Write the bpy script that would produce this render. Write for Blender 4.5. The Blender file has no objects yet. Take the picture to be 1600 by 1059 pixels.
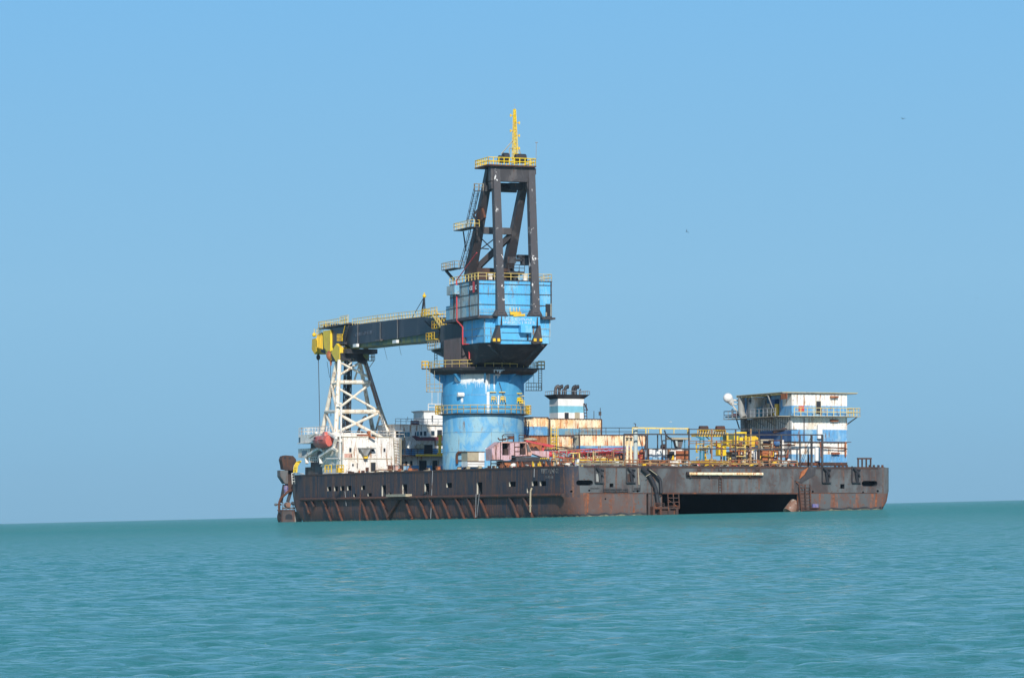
import bpy, bmesh, math, random
import numpy as np
from mathutils import Vector, Matrix
R = math.radians
# ---------------------------------------------------------------- camera, sky, sun, exposure
F = 5300.0            # focal length in pixels of a 1600 px wide picture
CAM_H = 1.05          # eye height above the sea
HOR = 798.5           # row of the horizon (before roll)
ROLL = R(1.324)
SUN_AZ, SUN_EL = R(5.0), R(31.0)   # sun behind the photographer, a little to the right
C = bpy.context.scene.collection
cam_d = bpy.data.cameras.new('camera'); cam = bpy.data.objects.new('camera', cam_d); C.objects.link(cam)
bpy.context.scene.camera = cam
cam_d.sensor_fit = 'HORIZONTAL'; cam_d.sensor_width = 36.0; cam_d.lens = 36.0*F/1600
cam_d.shift_y = (HOR-529.5)/1600
cam_d.clip_start = 0.5; cam_d.clip_end = 200000
EYE = Vector((0, 0, CAM_H))
HEEL = Matrix.Translation(EYE) @ Matrix.Rotation(ROLL, 4, 'Y') @ Matrix.Translation(-EYE)
cam.matrix_world = Matrix.Translation(EYE) @ Matrix.Rotation(ROLL, 4, 'Y') @ Matrix.Rotation(R(90), 4, 'X')

w = bpy.data.worlds.new('World'); bpy.context.scene.world = w; w.use_nodes = True
nt = w.node_tree; nt.nodes.clear()
sky = nt.nodes.new('ShaderNodeTexSky'); sky.sky_type = 'NISHITA'; sky.sun_disc = False
sky.sun_elevation = SUN_EL; sky.sun_rotation = math.pi - SUN_AZ
sky.air_density = 1.0; sky.dust_density = 0.0; sky.ozone_density = 2.0; sky.altitude = 0
bg = nt.nodes.new('ShaderNodeBackground'); bg.inputs['Strength'].default_value = 0.12
wo = nt.nodes.new('ShaderNodeOutputWorld')
tcw = nt.nodes.new('ShaderNodeTexCoord'); sep = nt.nodes.new('ShaderNodeSeparateXYZ'); nt.links.new(tcw.outputs['Generated'], sep.inputs[0])
def lin(c): return tuple((x/255/12.92 if x/255 <= .04045 else ((x/255+.055)/1.055)**2.4) for x in c)+(1,)
cr = nt.nodes.new('ShaderNodeValToRGB'); mrw = nt.nodes.new('ShaderNodeMapRange'); mrw.inputs['From Min'].default_value = 0; mrw.inputs['From Max'].default_value = .2
nt.links.new(sep.outputs[2], mrw.inputs['Value']); nt.links.new(mrw.outputs[0], cr.inputs[0])
SKYC = [(0, (133, 181, 212)), (.13, (137, 187, 220)), (.33, (140, 192, 227)), (.57, (133, 190, 231)), (.78, (126, 188, 235)), (1, (118, 182, 232))]
for i, (p_, c_) in enumerate(SKYC):
    e = cr.color_ramp.elements[i] if i < 2 else cr.color_ramp.elements.new(p_)
    e.position = p_; e.color = lin(c_)
scl = nt.nodes.new('ShaderNodeVectorMath'); scl.operation = 'SCALE'; scl.inputs['Scale'].default_value = 1/.12
nt.links.new(cr.outputs[0], scl.inputs[0])
hi = nt.nodes.new('ShaderNodeMapRange'); hi.interpolation_type = 'SMOOTHSTEP'; hi.inputs['From Min'].default_value = .17; hi.inputs['From Max'].default_value = .45
nt.links.new(sep.outputs[2], hi.inputs['Value'])
mxw = nt.nodes.new('ShaderNodeMix'); mxw.data_type = 'RGBA'
nt.links.new(hi.outputs[0], mxw.inputs[0]); nt.links.new(scl.outputs[0], mxw.inputs[6]); nt.links.new(sky.outputs[0], mxw.inputs[7])
nt.links.new(mxw.outputs[2], bg.inputs['Color']); nt.links.new(bg.outputs[0], wo.inputs[0])

sd = bpy.data.lights.new('sun', 'SUN'); sd.energy = 4.8; sd.angle = R(0.55); sd.color = (1.0, 0.95, 0.87)
sun = bpy.data.objects.new('sun', sd); C.objects.link(sun)
sdir = Vector((math.sin(SUN_AZ)*math.cos(SUN_EL), -math.cos(SUN_AZ)*math.cos(SUN_EL), math.sin(SUN_EL)))
sun.rotation_euler = sdir.to_track_quat('Z', 'Y').to_euler(); sun.location = (40, -60, 120)
vs = bpy.context.scene.view_settings
bpy.context.scene.display_settings.display_device = 'sRGB'
vs.view_transform = 'Standard'; vs.look = 'None'; vs.gamma = 1; vs.exposure = 0.0; vs.use_curve_mapping = False

# ---------------------------------------------------------------- ship frame
# u: across the stern to starboard, v: from the stern forward, z: up.  The ship lies heeled a little.
TH = R(20.3); CT, ST = math.cos(TH), math.sin(TH)
XA, D0 = 8.23, 513.0
SHIP = HEEL @ Matrix.Translation((XA, D0, 0)) @ Matrix.Rotation(TH, 4, 'Z')
DECK = 7.9
def FV(px, py, v):
    k = (px-800)/F
    u = (k*(D0+v*CT) - XA + v*ST)/(CT - k*ST)
    Y = D0+u*ST+v*CT
    return Vector((u, v, CAM_H+(HOR-py)*Y/F))
def FU(px, py, u):
    k = (px-800)/F
    v = (XA+u*CT-k*(D0+u*ST))/(ST+k*CT)
    Y = D0+u*ST+v*CT
    return Vector((u, v, CAM_H+(HOR-py)*Y/F))

# ---------------------------------------------------------------- materials
MATS = {}
def srgb(r, g, b):
    f = lambda c: ((c/255)/12.92 if c/255 <= .04045 else ((c/255+.055)/1.055)**2.4)
    return (f(r), f(g), f(b), 1)
def paint(name, base, worn=None, worn_amt=0.0, rust=0.0, rust_col=(.16, .055, .02, 1), scale=.35, rough=.6, metal=0.0, dark=0.0, bump=.0, streak=.16, worn_soft=.06):
    m = bpy.data.materials.new(name); m.use_nodes = True; n = m.node_tree; L = n.links
    b = n.nodes['Principled BSDF']; b.inputs['Roughness'].default_value = rough; b.inputs['Metallic'].default_value = metal
    tc = n.nodes.new('ShaderNodeTexCoord'); oi = n.nodes.new('ShaderNodeObjectInfo')
    off = n.nodes.new('ShaderNodeVectorMath'); off.operation = 'ADD'
    L.new(tc.outputs['Object'], off.inputs[0]); 
    mul = n.nodes.new('ShaderNodeMath'); mul.operation = 'MULTIPLY'; mul.inputs[1].default_value = 60
    L.new(oi.outputs['Random'], mul.inputs[0]); L.new(mul.outputs[0], off.inputs[1])
    def noise(sc, zs=1.0, detail=6, rough_=.6, dist=0.0):
        mp = n.nodes.new('ShaderNodeMapping'); mp.inputs['Scale'].default_value = (sc, sc, sc*zs)
        L.new(off.outputs[0], mp.inputs[0]); t = n.nodes.new('ShaderNodeTexNoise')
        t.inputs['Scale'].default_value = 1; t.inputs['Detail'].default_value = detail; t.inputs['Roughness'].default_value = rough_
        t.inputs['Distortion'].default_value = dist
        L.new(mp.outputs[0], t.inputs['Vector']); return t.outputs['Fac']
    def ramp(fac, a, c):
        r = n.nodes.new('ShaderNodeMapRange'); r.inputs['From Min'].default_value = a; r.inputs['From Max'].default_value = c
        r.interpolation_type = 'SMOOTHSTEP'
        L.new(fac, r.inputs['Value']); return r.outputs[0]
    def mix(a, c, f, mode='MIX'):
        x = n.nodes.new('ShaderNodeMix'); x.data_type = 'RGBA'; x.blend_type = mode
        for s, v in ((6, a), (7, c), (0, f)):
            if hasattr(v, 'links'): L.new(v, x.inputs[s])
            else: x.inputs[s].default_value = v
        return x.outputs[2]
    def mulv(a, c):
        x = n.nodes.new('ShaderNodeMath'); x.operation = 'MULTIPLY'
        for s, v in ((0, a), (1, c)):
            if hasattr(v, 'links'): L.new(v, x.inputs[s])
            else: x.inputs[s].default_value = v
        return x.outputs[0]
    col = base
    # soft tonal mottling, with dirt running down
    mot = ramp(noise(scale*1.7, .35), .3, .7)
    dk = tuple(c*.72 for c in base[:3])+(1,)
    col = mix(base, dk, mulv(mot, .6))
    if worn is not None:
        f = noise(scale*.9, .55, 7, .62, .6)
        t = .5+(.5-worn_amt)*.34
        col = mix(col, worn, ramp(f, t-worn_soft, t+worn_soft))
    if rust > 0:
        st = noise(scale*4.5, streak, 5, .55)
        pt = noise(scale*.8, .6, 4, .6)
        t = .64-.2*rust
        s1 = ramp(st, t, t+.14); p1 = ramp(pt, .46-.25*rust, .62-.12*rust)
        rc2 = tuple(c*.55 for c in rust_col[:3])+(1,)
        rc = mix(rust_col, rc2, ramp(noise(scale*6), .4, .6))
        col = mix(col, rc, mulv(s1, p1))
        sp = noise(scale*7, 1, 5, .7)
        col = mix(col, rc2, mulv(ramp(sp, .66-.12*rust, .7-.1*rust), .8))
    if hasattr(col, 'links'): L.new(col, b.inputs['Base Color'])
    else: b.inputs['Base Color'].default_value = col
    if bump > 0:
        bp = n.nodes.new('ShaderNodeBump'); bp.inputs['Strength'].default_value = bump; bp.inputs['Distance'].default_value = .12
        L.new(noise(scale*3, .3, 5), bp.inputs['Height']); L.new(bp.outputs[0], b.inputs['Normal'])
    MATS[name] = m; return m
RUST_O = (.32, .10, .03, 1)
paint('hull_paint', (.026, .035, .056, 1), worn=(.076, .048, .042, 1), worn_amt=.42, rust=.8, rust_col=(.17, .08, .05, 1), scale=.42, bump=.5, worn_soft=.11, rough=.8, streak=.05)
paint('hull_low_paint', (.115, .062, .050, 1), worn=(.034, .040, .058, 1), worn_amt=.42, rust=.8, rust_col=(.22, .085, .05, 1), scale=.38, bump=.5, worn_soft=.11, rough=.8, streak=.08)
paint('stern_low_paint', (.12, .070, .058, 1), worn=(.085, .09, .095, 1), worn_amt=.42, rust=.7, rust_col=(.28, .085, .03, 1), scale=.32, bump=.5, worn_soft=.10, rough=.8, streak=.09)
paint('hull_stern_paint', (.105, .118, .125, 1), worn=(.055, .042, .042, 1), worn_amt=.45, rust=.6, rust_col=(.15, .07, .045, 1), scale=.34, bump=.5, worn_soft=.12, rough=.8, streak=.05)
paint('rust_steel', (.10, .038, .022, 1), worn=(.05, .03, .026, 1), worn_amt=.5, rust=.5, rust_col=(.26, .075, .02, 1), scale=.5, rough=.85)
paint('rust_dark', (.045, .028, .026, 1), worn=(.07, .035, .025, 1), worn_amt=.4, rust=.3, scale=.5, rough=.85)
paint('rust_orange', (.42, .14, .05, 1), worn=(.25, .07, .03, 1), worn_amt=.4, rust=.5, scale=.6, rough=.8)
paint('interior_dark', (.022, .026, .034, 1), rough=.95)  # near-black, with the shade inside openings put into the colour
paint('tower_blue', (.055, .31, .58, 1), worn=(.10, .37, .60, 1), worn_amt=.35, rust=.08, scale=.3, rough=.6, worn_soft=.12)
paint('tower_worn', (.115, .37, .62, 1), worn=(.26, .45, .54, 1), worn_amt=.55, rust=.26, scale=.6, rough=.65, rust_col=(.25, .17, .10, 1), worn_soft=.09)
paint('house_blue', (.095, .44, .76, 1), worn=(.18, .47, .68, 1), worn_amt=.3, rust=.34, scale=.35, rough=.6, rust_col=(.24, .15, .09, 1))
paint('house_worn', (.17, .40, .56, 1), worn=(.34, .42, .43, 1), worn_amt=.5, rust=.6, scale=.35, rough=.65, rust_col=(.26, .15, .08, 1))
paint('white', (.83, .80, .74, 1), worn=(.68, .60, .48, 1), worn_amt=.30, rust=.55, scale=.55, rough=.55, rust_col=(.45, .20, .07, 1), streak=.10)
paint('white_clean', (.80, .79, .76, 1), rust=.15, scale=.5, rough=.5, rust_col=(.35, .2, .1, 1))
paint('cream_rust', (.90, .78, .54, 1), worn=(.78, .52, .26, 1), worn_amt=.36, rust=.68, scale=.55, rough=.7, rust_col=(.62, .18, .05, 1), streak=.10)
paint('band_blue', (.115, .34, .60, 1), worn=(.26, .42, .54, 1), worn_amt=.34, rust=.5, scale=.5, rough=.65, rust_col=(.25, .12, .06, 1))
paint('band_greyblue', (.14, .33, .46, 1), worn=(.26, .30, .28, 1), worn_amt=.38, rust=.5, scale=.5, rough=.7, rust_col=(.40, .16, .05, 1))
paint('band_light', (.20, .50, .62, 1), rust=.2, scale=.5, rough=.6)
paint('deep_blue', (.03, .11, .30, 1), worn=(.08, .18, .34, 1), worn_amt=.3, rust=.2, scale=.5)
paint('black_paint', (.022, .022, .028, 1), worn=(.05, .05, .055, 1), worn_amt=.3, rust=.2, scale=.5, rough=.6)
paint('frame_dark', (.042, .038, .042, 1), worn=(.09, .08, .08, 1), worn_amt=.25, rust=.3, rust_col=(.11, .05, .035, 1), scale=.6, rough=.6)
paint('frame_chipped', (.060, .056, .062, 1), worn=(.62, .60, .58, 1), worn_amt=.12, rust=.3, rust_col=(.10, .05, .04, 1), scale=1.6, rough=.6, worn_soft=.02)
paint('boom_paint', (.018, .021, .034, 1), worn=(.04, .04, .052, 1), worn_amt=.4, rust=.1, scale=.3, rough=.5, rust_col=(.09, .04, .03, 1))
paint('boom_under', (.13, .15, .04, 1), worn=(.05, .09, .08, 1), worn_amt=.4, rust=.2, scale=.4)
paint('yellow', (.84, .52, .02, 1), worn=(.62, .38, .04, 1), worn_amt=.3, rust=.32, scale=.6, rough=.55, rust_col=(.26, .12, .03, 1))
paint('yellow_bright', (.90, .62, .02, 1), worn=(.76, .48, .04, 1), worn_amt=.35, rust=.3, scale=.7, rough=.5)
paint('rail_yellow', (.80, .58, .16, 1), worn=(.62, .50, .26, 1), worn_amt=.4, rust=.3, scale=.8, rough=.6, rust_col=(.22, .12, .06, 1))
paint('rail_tan', (.42, .36, .24, 1), worn=(.3, .26, .2, 1), worn_amt=.4, rust=.4, scale=.8)
paint('rail_grey', (.30, .32, .34, 1), rust=.4, scale=.8, rust_col=(.15, .08, .05, 1))
paint('rail_rust', (.30, .14, .07, 1), worn=(.50, .33, .14, 1), worn_amt=.35, rust=.4, scale=.7)
paint('grey_steel', (.30, .31, .30, 1), worn=(.2, .19, .17, 1), worn_amt=.35, rust=.35, scale=.5, rough=.6)
paint('grey_dark', (.12, .125, .13, 1), worn=(.09, .07, .06, 1), worn_amt=.4, rust=.35, scale=.5, rough=.7)
paint('pale_cyl', (.48, .54, .52, 1), rust=.2, scale=.5, rough=.6)
paint('pink', (.62, .42, .45, 1), worn=(.52, .32, .31, 1), worn_amt=.4, rust=.6, scale=.8, rough=.65, rust_col=(.28, .11, .06, 1))
paint('salmon', (.66, .38, .30, 1), worn=(.5, .26, .2, 1), worn_amt=.3, rust=.4, scale=.7)
paint('red', (.62, .05, .06, 1), worn=(.48, .08, .07, 1), worn_amt=.4, rust=.2, scale=.7)
paint('boat_red', (.60, .12, .09, 1), worn=(.50, .20, .17, 1), worn_amt=.4, rust=.12, scale=.6, rough=.45)
paint('teal', (.04, .22, .32, 1), rust=.3, scale=.6)
paint('glass', (.02, .035, .05, 1), rough=.15)
paint('glass_pale', (.10, .22, .27, 1), rough=.2)
paint('mark_white', (.62, .68, .72, 1), worn=(.18, .46, .68, 1), worn_amt=.3, scale=2.2)
paint('mark_boom', (.10, .13, .18, 1), worn=(.02, .025, .035, 1), worn_amt=.5, scale=1.6)
paint('mark_hull', (.30, .27, .24, 1), worn=(.08, .06, .055, 1), worn_amt=.55, scale=1.4)
paint('chipped_white', (.78, .80, .80, 1), worn=(.6, .66, .7, 1), worn_amt=.2, scale=1.2)
paint('tan', (.42, .36, .25, 1), rust=.2, scale=.8)
paint('rope_blue', (.10, .11, .30, 1), worn=(.25, .18, .25, 1), worn_amt=.5, scale=3)
paint('rubber', (.02, .02, .022, 1), rough=.9)
paint('feather_dark', (.03, .03, .035, 1)); paint('feather_white', (.75, .75, .74, 1))
paint('cream_white', (.80, .74, .62, 1), worn=(.62, .50, .36, 1), worn_amt=.3, rust=.5, scale=.7, rough=.55, rust_col=(.36, .16, .07, 1))
paint('rust_pale', (.24, .13, .09, 1), worn=(.34, .30, .26, 1), worn_amt=.35, rust=.5, scale=.7)
paint('cabin_brown', (.085, .068, .072, 1), worn=(.06, .05, .05, 1), worn_amt=.4, rust=.3, scale=.6)
paint('weed', (.20, .19, .12, 1), worn=(.07, .08, .06, 1), worn_amt=.5, scale=1.5, rough=.9)
paint('lit_jamb', (.50, .47, .40, 1), rust=.5, scale=1.2, rust_col=(.2, .1, .06, 1))  # pale colour with the sunlight on the hole sides put into it
paint('mid_blue', (.05, .20, .45, 1), worn=(.10, .28, .48, 1), worn_amt=.3, rust=.3, scale=.6)
paint('maroon', (.16, .03, .04, 1), worn=(.08, .02, .03, 1), worn_amt=.5, scale=1)

# ---------------------------------------------------------------- mesh builder (all coordinates in the ship frame)
SPLIT = {'wet_band', 'weed_line', 'davit_railing', 'work_cage', 'antenna', 'plate_seam', 'mooring_rope', 'lamp_shelf', 'rust_column', 'thin_pipe', 'top_sheave', 'head_winch', 'door_post', 'hoist_rope', 'loose_wire', 'fire_box', 'pipe_bracket', 'lower_block', 'hazard_stripe', 'hazard_strip', 'saddle', 'tower_railing', 'trim', 'brace', 'floor_railing', 'deck_railing', 'rubbing_strake', 'side_rail', 'drain_pipe', 'wall_pipe', 'thin_brace', 'base_girder', 'side_pipe', 'gallery_strut', 'cable', 'stay', 'roof_hoist', 'worn_mark', 'rust_run', 'side_railing', 'boarding_ladder', 'landing_bracket', 'counterweight', 'pendant_cable', 'leg', 'frame_leg', 'vent_post', 'guard', 'white_door', 'sheave_block', 'rack_railing'}
class MB:
    def __init__(s): s.v = []; s.f = []; s.m = []
    def add(s, vs_, fs, mi=0):
        o = len(s.v); s.v += [tuple(p) for p in vs_]; s.f += [tuple(i+o for i in f) for f in fs]; s.m += [mi]*len(fs); return s
    def hexa(s, p, mi=0):
        return s.add(p, [(0, 3, 2, 1), (4, 5, 6, 7), (0, 1, 5, 4), (1, 2, 6, 5), (2, 3, 7, 6), (3, 0, 4, 7)], mi)
    def box(s, a, b, mi=0):
        x0, x1 = sorted((a[0], b[0])); y0, y1 = sorted((a[1], b[1])); z0, z1 = sorted((a[2], b[2]))
        return s.hexa([(x0, y0, z0), (x1, y0, z0), (x1, y1, z0), (x0, y1, z0), (x0, y0, z1), (x1, y0, z1), (x1, y1, z1), (x0, y1, z1)], mi)
    def frus(s, b0, b1, z0, t0, t1, z1, mi=0):
        return s.hexa([(b0[0], b0[1], z0), (b1[0], b0[1], z0), (b1[0], b1[1], z0), (b0[0], b1[1], z0), (t0[0], t0[1], z1), (t1[0], t0[1], z1), (t1[0], t1[1], z1), (t0[0], t1[1], z1)], mi)
    def _fr(s, a, b, up=None):
        a, b = Vector(a), Vector(b); d = (b-a).normalized()
        up = Vector(up) if up else Vector((0, 0, 1))
        if abs(d.dot(up)) > .98: up = Vector((0, 1, 0)) if abs(d.y) < .9 else Vector((1, 0, 0))
        x = d.cross(up).normalized(); y = x.cross(d).normalized(); return a, b, x, y
    def beam(s, a, b, w, h=None, up=None, mi=0, w2=None, h2=None):
        h = h or w; w2 = w2 or w; h2 = h2 or h
        a, b, x, y = s._fr(a, b, up)
        q = [(-1, -1), (1, -1), (1, 1), (-1, 1)]
        return s.hexa([a+x*(i*w/2)+y*(j*h/2) for i, j in q]+[b+x*(i*w2/2)+y*(j*h2/2) for i, j in q], mi)
    def tube(s, a, b, r, n=6, r2=None, mi=0):
        r2 = r if r2 is None else r2; a, b, x, y = s._fr(a, b)
        vs_ = []
        for p, rr in ((a, r), (b, r2)):
            for i in range(n):
                t = 2*math.pi*i/n; vs_.append(p+x*(rr*math.cos(t))+y*(rr*math.sin(t)))
        fs = [(i, (i+1) % n, n+(i+1) % n, n+i) for i in range(n)]+[tuple(range(n))[::-1], tuple(range(n, 2*n))]
        return s.add(vs_, fs, mi)
    def path(s, pts, r, n=6, mi=0):
        for a, b in zip(pts, pts[1:]): s.tube(a, b, r, n, mi=mi)
        return s
    def prism(s, poly, ax, c0, c1, mi=0):
        # poly: list of 2D points; ax 'v': (u,z), 'u': (v,z), 'z': (u,v)
        def P(q, c): return (q[0], c, q[1]) if ax == 'v' else ((c, q[0], q[1]) if ax == 'u' else (q[0], q[1], c))
        n = len(poly)
        return s.add([P(q, c0) for q in poly]+[P(q, c1) for q in poly],
                     [tuple(range(n)), tuple(range(n, 2*n))[::-1]]+[(i, n+i, n+(i+1) % n, (i+1) % n) for i in range(n)], mi)
    def lathe(s, c, prof, n=48, mi=0, a0=0, a1=None, cap=False):
        full = a1 is None; a1 = a0+2*math.pi if full else a1; k = n if full else n+1; vs_ = []; fs = []
        for r, z in prof:
            for i in range(k):
                t = a0+(a1-a0)*i/n; vs_.append((c[0]+r*math.cos(t), c[1]+r*math.sin(t), z))
        for j in range(len(prof)-1):
            for i in range(n):
                i2 = (i+1) % k; fs.append((j*k+i, j*k+i2, (j+1)*k+i2, (j+1)*k+i))
        if full and cap: fs += [tuple(range(k))[::-1], tuple(range((len(prof)-1)*k, len(prof)*k))]
        return s.add(vs_, fs, mi)
    def ball(s, c, r, n=10, sc=(1, 1, 1), mi=0):
        vs_ = [(c[0], c[1], c[2]-r*sc[2])]; fs = []
        for j in range(1, n):
            p = math.pi*j/n-math.pi/2
            for i in range(n*2):
                t = math.pi*i/n; vs_.append((c[0]+r*sc[0]*math.cos(p)*math.cos(t), c[1]+r*sc[1]*math.cos(p)*math.sin(t), c[2]+r*sc[2]*math.sin(p)))
        vs_.append((c[0], c[1], c[2]+r*sc[2])); k = 2*n
        for i in range(k): fs.append((0, 1+(i+1) % k, 1+i))
        for j in range(n-2):
            for i in range(k): a = 1+j*k; fs.append((a+i, a+(i+1) % k, a+k+(i+1) % k, a+k+i))
        a = 1+(n-2)*k
        for i in range(k): fs.append((a+i, a+(i+1) % k, len(vs_)-1))
        return s.add(vs_, fs, mi)
    def rail(s, pts, h=1.1, step=1.6, r=.045, mids=1, mi=0, n=4, toe=0):
        pts = [Vector(p) for p in pts]; up = Vector((0, 0, 1))
        for a, b in zip(pts, pts[1:]):
            k = max(1, round((b-a).length/step))
            for i in range(k+1): p = a.lerp(b, i/k); s.tube(p, p+up*h, r, n, mi=mi)
            for j in range(mids+1):
                q = up*(h*(j+1)/(mids+1)); s.tube(a+q, b+q, r, n, mi=mi)
            if toe: s.beam(a+up*toe/2, b+up*toe/2, .03, toe, mi=mi)
        return s
    def ladder(s, a, b, side, w=.5, r=.04, step=.45, mi=0):
        a, b = Vector(a), Vector(b); sd_ = Vector(side).normalized()*(w/2)
        for q in (-1, 1): s.tube(a+sd_*q, b+sd_*q, r, 4, mi=mi)
        k = max(2, int((b-a).length/step))
        for i in range(1, k): p = a.lerp(b, i/k); s.tube(p-sd_, p+sd_, r*.8, 4, mi=mi)
        return s
    def stair(s, a, b, side, w=.8, mi=0, mr=0):
        a, b = Vector(a), Vector(b); sd_ = Vector(side).normalized()*(w/2)
        for q in (-1, 1):
            s.beam(a+sd_*q, b+sd_*q, .06, .22, mi=mi)
            s.tube(a+sd_*q+Vector((0, 0, 1)), b+sd_*q+Vector((0, 0, 1)), .045, 4, mi=mr)
        k = max(2, int((b-a).length/.32))
        for i in range(1, k): p = a.lerp(b, i/k); s.beam(p-sd_, p+sd_, .2, .04, mi=mi)
        for i in range(0, 6):
            p = a.lerp(b, i/5)
            for q in (-1, 1): s.tube(p+sd_*q, p+sd_*q+Vector((0, 0, 1)), .035, 4, mi=mr)
        return s
    def truss(s, a, b, wa, ha, wb, hb, n, r, rd=None, up=None, mi=0):
        rd = rd or r*.6; a, b, x, y = s._fr(a, b, up); q = [(-1, -1), (1, -1), (1, 1), (-1, 1)]
        def P(t, k): i, j = q[k % 4]; return a.lerp(b, t)+x*(i*(wa+(wb-wa)*t)/2)+y*(j*(ha+(hb-ha)*t)/2)
        for k in range(4):
            s.tube(P(0, k), P(1, k), r, 5, mi=mi)
            for i in range(n):
                if (i+k) % 2: s.tube(P(i/n, k), P((i+1)/n, k+1), rd, 4, mi=mi)
                else: s.tube(P(i/n, k+1), P((i+1)/n, k), rd, 4, mi=mi)
        for i in range(n+1):
            for k in range(4): s.tube(P(i/n, k), P(i/n, k+1), rd, 4, mi=mi)
        return s
    def corr(s, u0, u1, v0, v1, z0, z1, pitch=.55, dep=.10, mi=0):
        # corrugated box: the long stern and far walls are folded, the ends flat
        pts = []; n = max(2, int((u1-u0)/pitch)); d = (u1-u0)/n
        for i in range(n):
            x = u0+i*d; pts += [(x, v0), (x+d*.35, v0), (x+d*.5, v0+dep), (x+d*.85, v0+dep)]
        pts += [(u1, v0)]
        back = [(u1, v1), (u0, v1)]
        return s.prism(pts+back, 'z', z0, z1, mi)
    def pieces(s, gap=.12):
        # connected pieces, those that touch or nearly touch kept together
        par = list(range(len(s.v)))
        def fd(i):
            while par[i] != i: par[i] = par[par[i]]; i = par[i]
            return i
        for f in s.f:
            for i in f[1:]: par[fd(i)] = fd(f[0])
        comp = {}
        for i, p in enumerate(s.v):
            b = comp.setdefault(fd(i), [list(p), list(p)])
            for k in range(3): b[0][k] = min(b[0][k], p[k]); b[1][k] = max(b[1][k], p[k])
        ks = list(comp); g = {k: k for k in ks}
        def fg(k):
            while g[k] != k: k = g[k]
            return k
        for i, a in enumerate(ks):
            for b in ks[i+1:]:
                A_, B2 = comp[a], comp[b]
                if all(A_[0][k]-gap <= B2[1][k] and B2[0][k]-gap <= A_[1][k] for k in range(3)): g[fg(a)] = fg(b)
        out = {}
        for f, m in zip(s.f, s.m):
            o = out.setdefault(fg(fd(f[0])), (MB(), {})); mb, mp = o; nf = []
            for i in f:
                if i not in mp: mp[i] = len(mb.v); mb.v.append(s.v[i])
                nf.append(mp[i])
            mb.f.append(tuple(nf)); mb.m.append(m)
        return sorted((o[0] for o in out.values()), key=lambda m: -len(m.f))
    def build(s, name, mats, owner=None, smooth=False):
        if name in SPLIT and owner and len(s.f) < 4000:
            ps = s.pieces()
            if len(ps) > 1: return [p._build(name, mats, owner, smooth) for p in ps][0]
        return s._build(name, mats, owner, smooth)
    def _build(s, name, mats, owner=None, smooth=False):
        mats = mats if isinstance(mats, (list, tuple)) else [mats]
        base = owner['_b'] if owner else Vector((0, 0, 0))
        me = bpy.data.meshes.new(name)
        me.from_pydata([(p[0]-base[0], p[1]-base[1], p[2]-base[2]) for p in s.v], [], s.f); me.update()
        for m in mats: me.materials.append(MATS[m])
        for p, mi in zip(me.polygons, s.m): p.material_index = mi
        bm = bmesh.new(); bm.from_mesh(me); bmesh.ops.recalc_face_normals(bm, faces=bm.faces); bm.to_mesh(me); bm.free()
        if smooth:
            for p in me.polygons: p.use_smooth = True
            try: me.set_sharp_from_angle(angle=R(40))
            except Exception: pass
        o = bpy.data.objects.new(name, me); C.objects.link(o)
        if owner:
            o.parent = owner['_o']
        return o
ROOTS = []
class Thing(dict):
    pass
def thing(name, label, cat, base, group=None):
    o = bpy.data.objects.new(name, None); C.objects.link(o); o.empty_display_size = 1
    o['label'] = label; o['category'] = cat
    if group: o['group'] = group
    base = Vector(base); ROOTS.append((o, base)); t = Thing(); t['_o'] = o; t['_b'] = base; return t
def sub(part, owner):       # a part that carries sub-parts
    t = Thing(); t['_o'] = part; t['_b'] = owner['_b']; return t
def single(mb, name, label, cat, mats, base, group=None, kind=None, smooth=False):
    t = Thing(); t['_b'] = Vector(base)
    me_o = mb.build(name, mats, dict(_b=Vector(base), _o=None), smooth)
    if label: me_o['label'] = label
    if cat: me_o['category'] = cat
    if group: me_o['group'] = group
    if kind: me_o['kind'] = kind
    ROOTS.append((me_o, Vector(base))); return me_o
def text_mb(body, size, bold=0.0, depth=.02):
    cu = bpy.data.curves.new('t', 'FONT'); cu.body = body; cu.size = size; cu.align_x = 'CENTER'; cu.align_y = 'CENTER'; cu.extrude = depth; cu.offset = bold
    cu.resolution_u = 3
    o = bpy.data.objects.new('t', cu); C.objects.link(o)
    dg = bpy.context.evaluated_depsgraph_get(); me = bpy.data.meshes.new_from_object(o.evaluated_get(dg))
    vs_ = [v.co.copy() for v in me.vertices]; fs = [tuple(p.vertices) for p in me.polygons]
    bpy.data.objects.remove(o); bpy.data.curves.remove(cu); bpy.data.meshes.remove(me); return vs_, fs
def text_v(body, c, size, name, mat, owner, bold=.0, sx=1.0):      # on a wall that faces the stern
    vs_, fs = text_mb(body, size, bold); mb = MB(); mb.add([(c[0]+p.x*sx, c[1]-p.z, c[2]+p.y) for p in vs_], fs); return mb.build(name, mat, owner)
def text_u(body, c, size, name, mat, owner, bold=.0, sx=1.0, slope=0.0):      # on a wall that faces port
    vs_, fs = text_mb(body, size, bold); mb = MB(); mb.add([(c[0]-p.z, c[1]-p.x*sx, c[2]+p.y-slope*p.x*sx) for p in vs_], fs); return mb.build(name, mat, owner)
rnd = random.Random(7)
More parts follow.
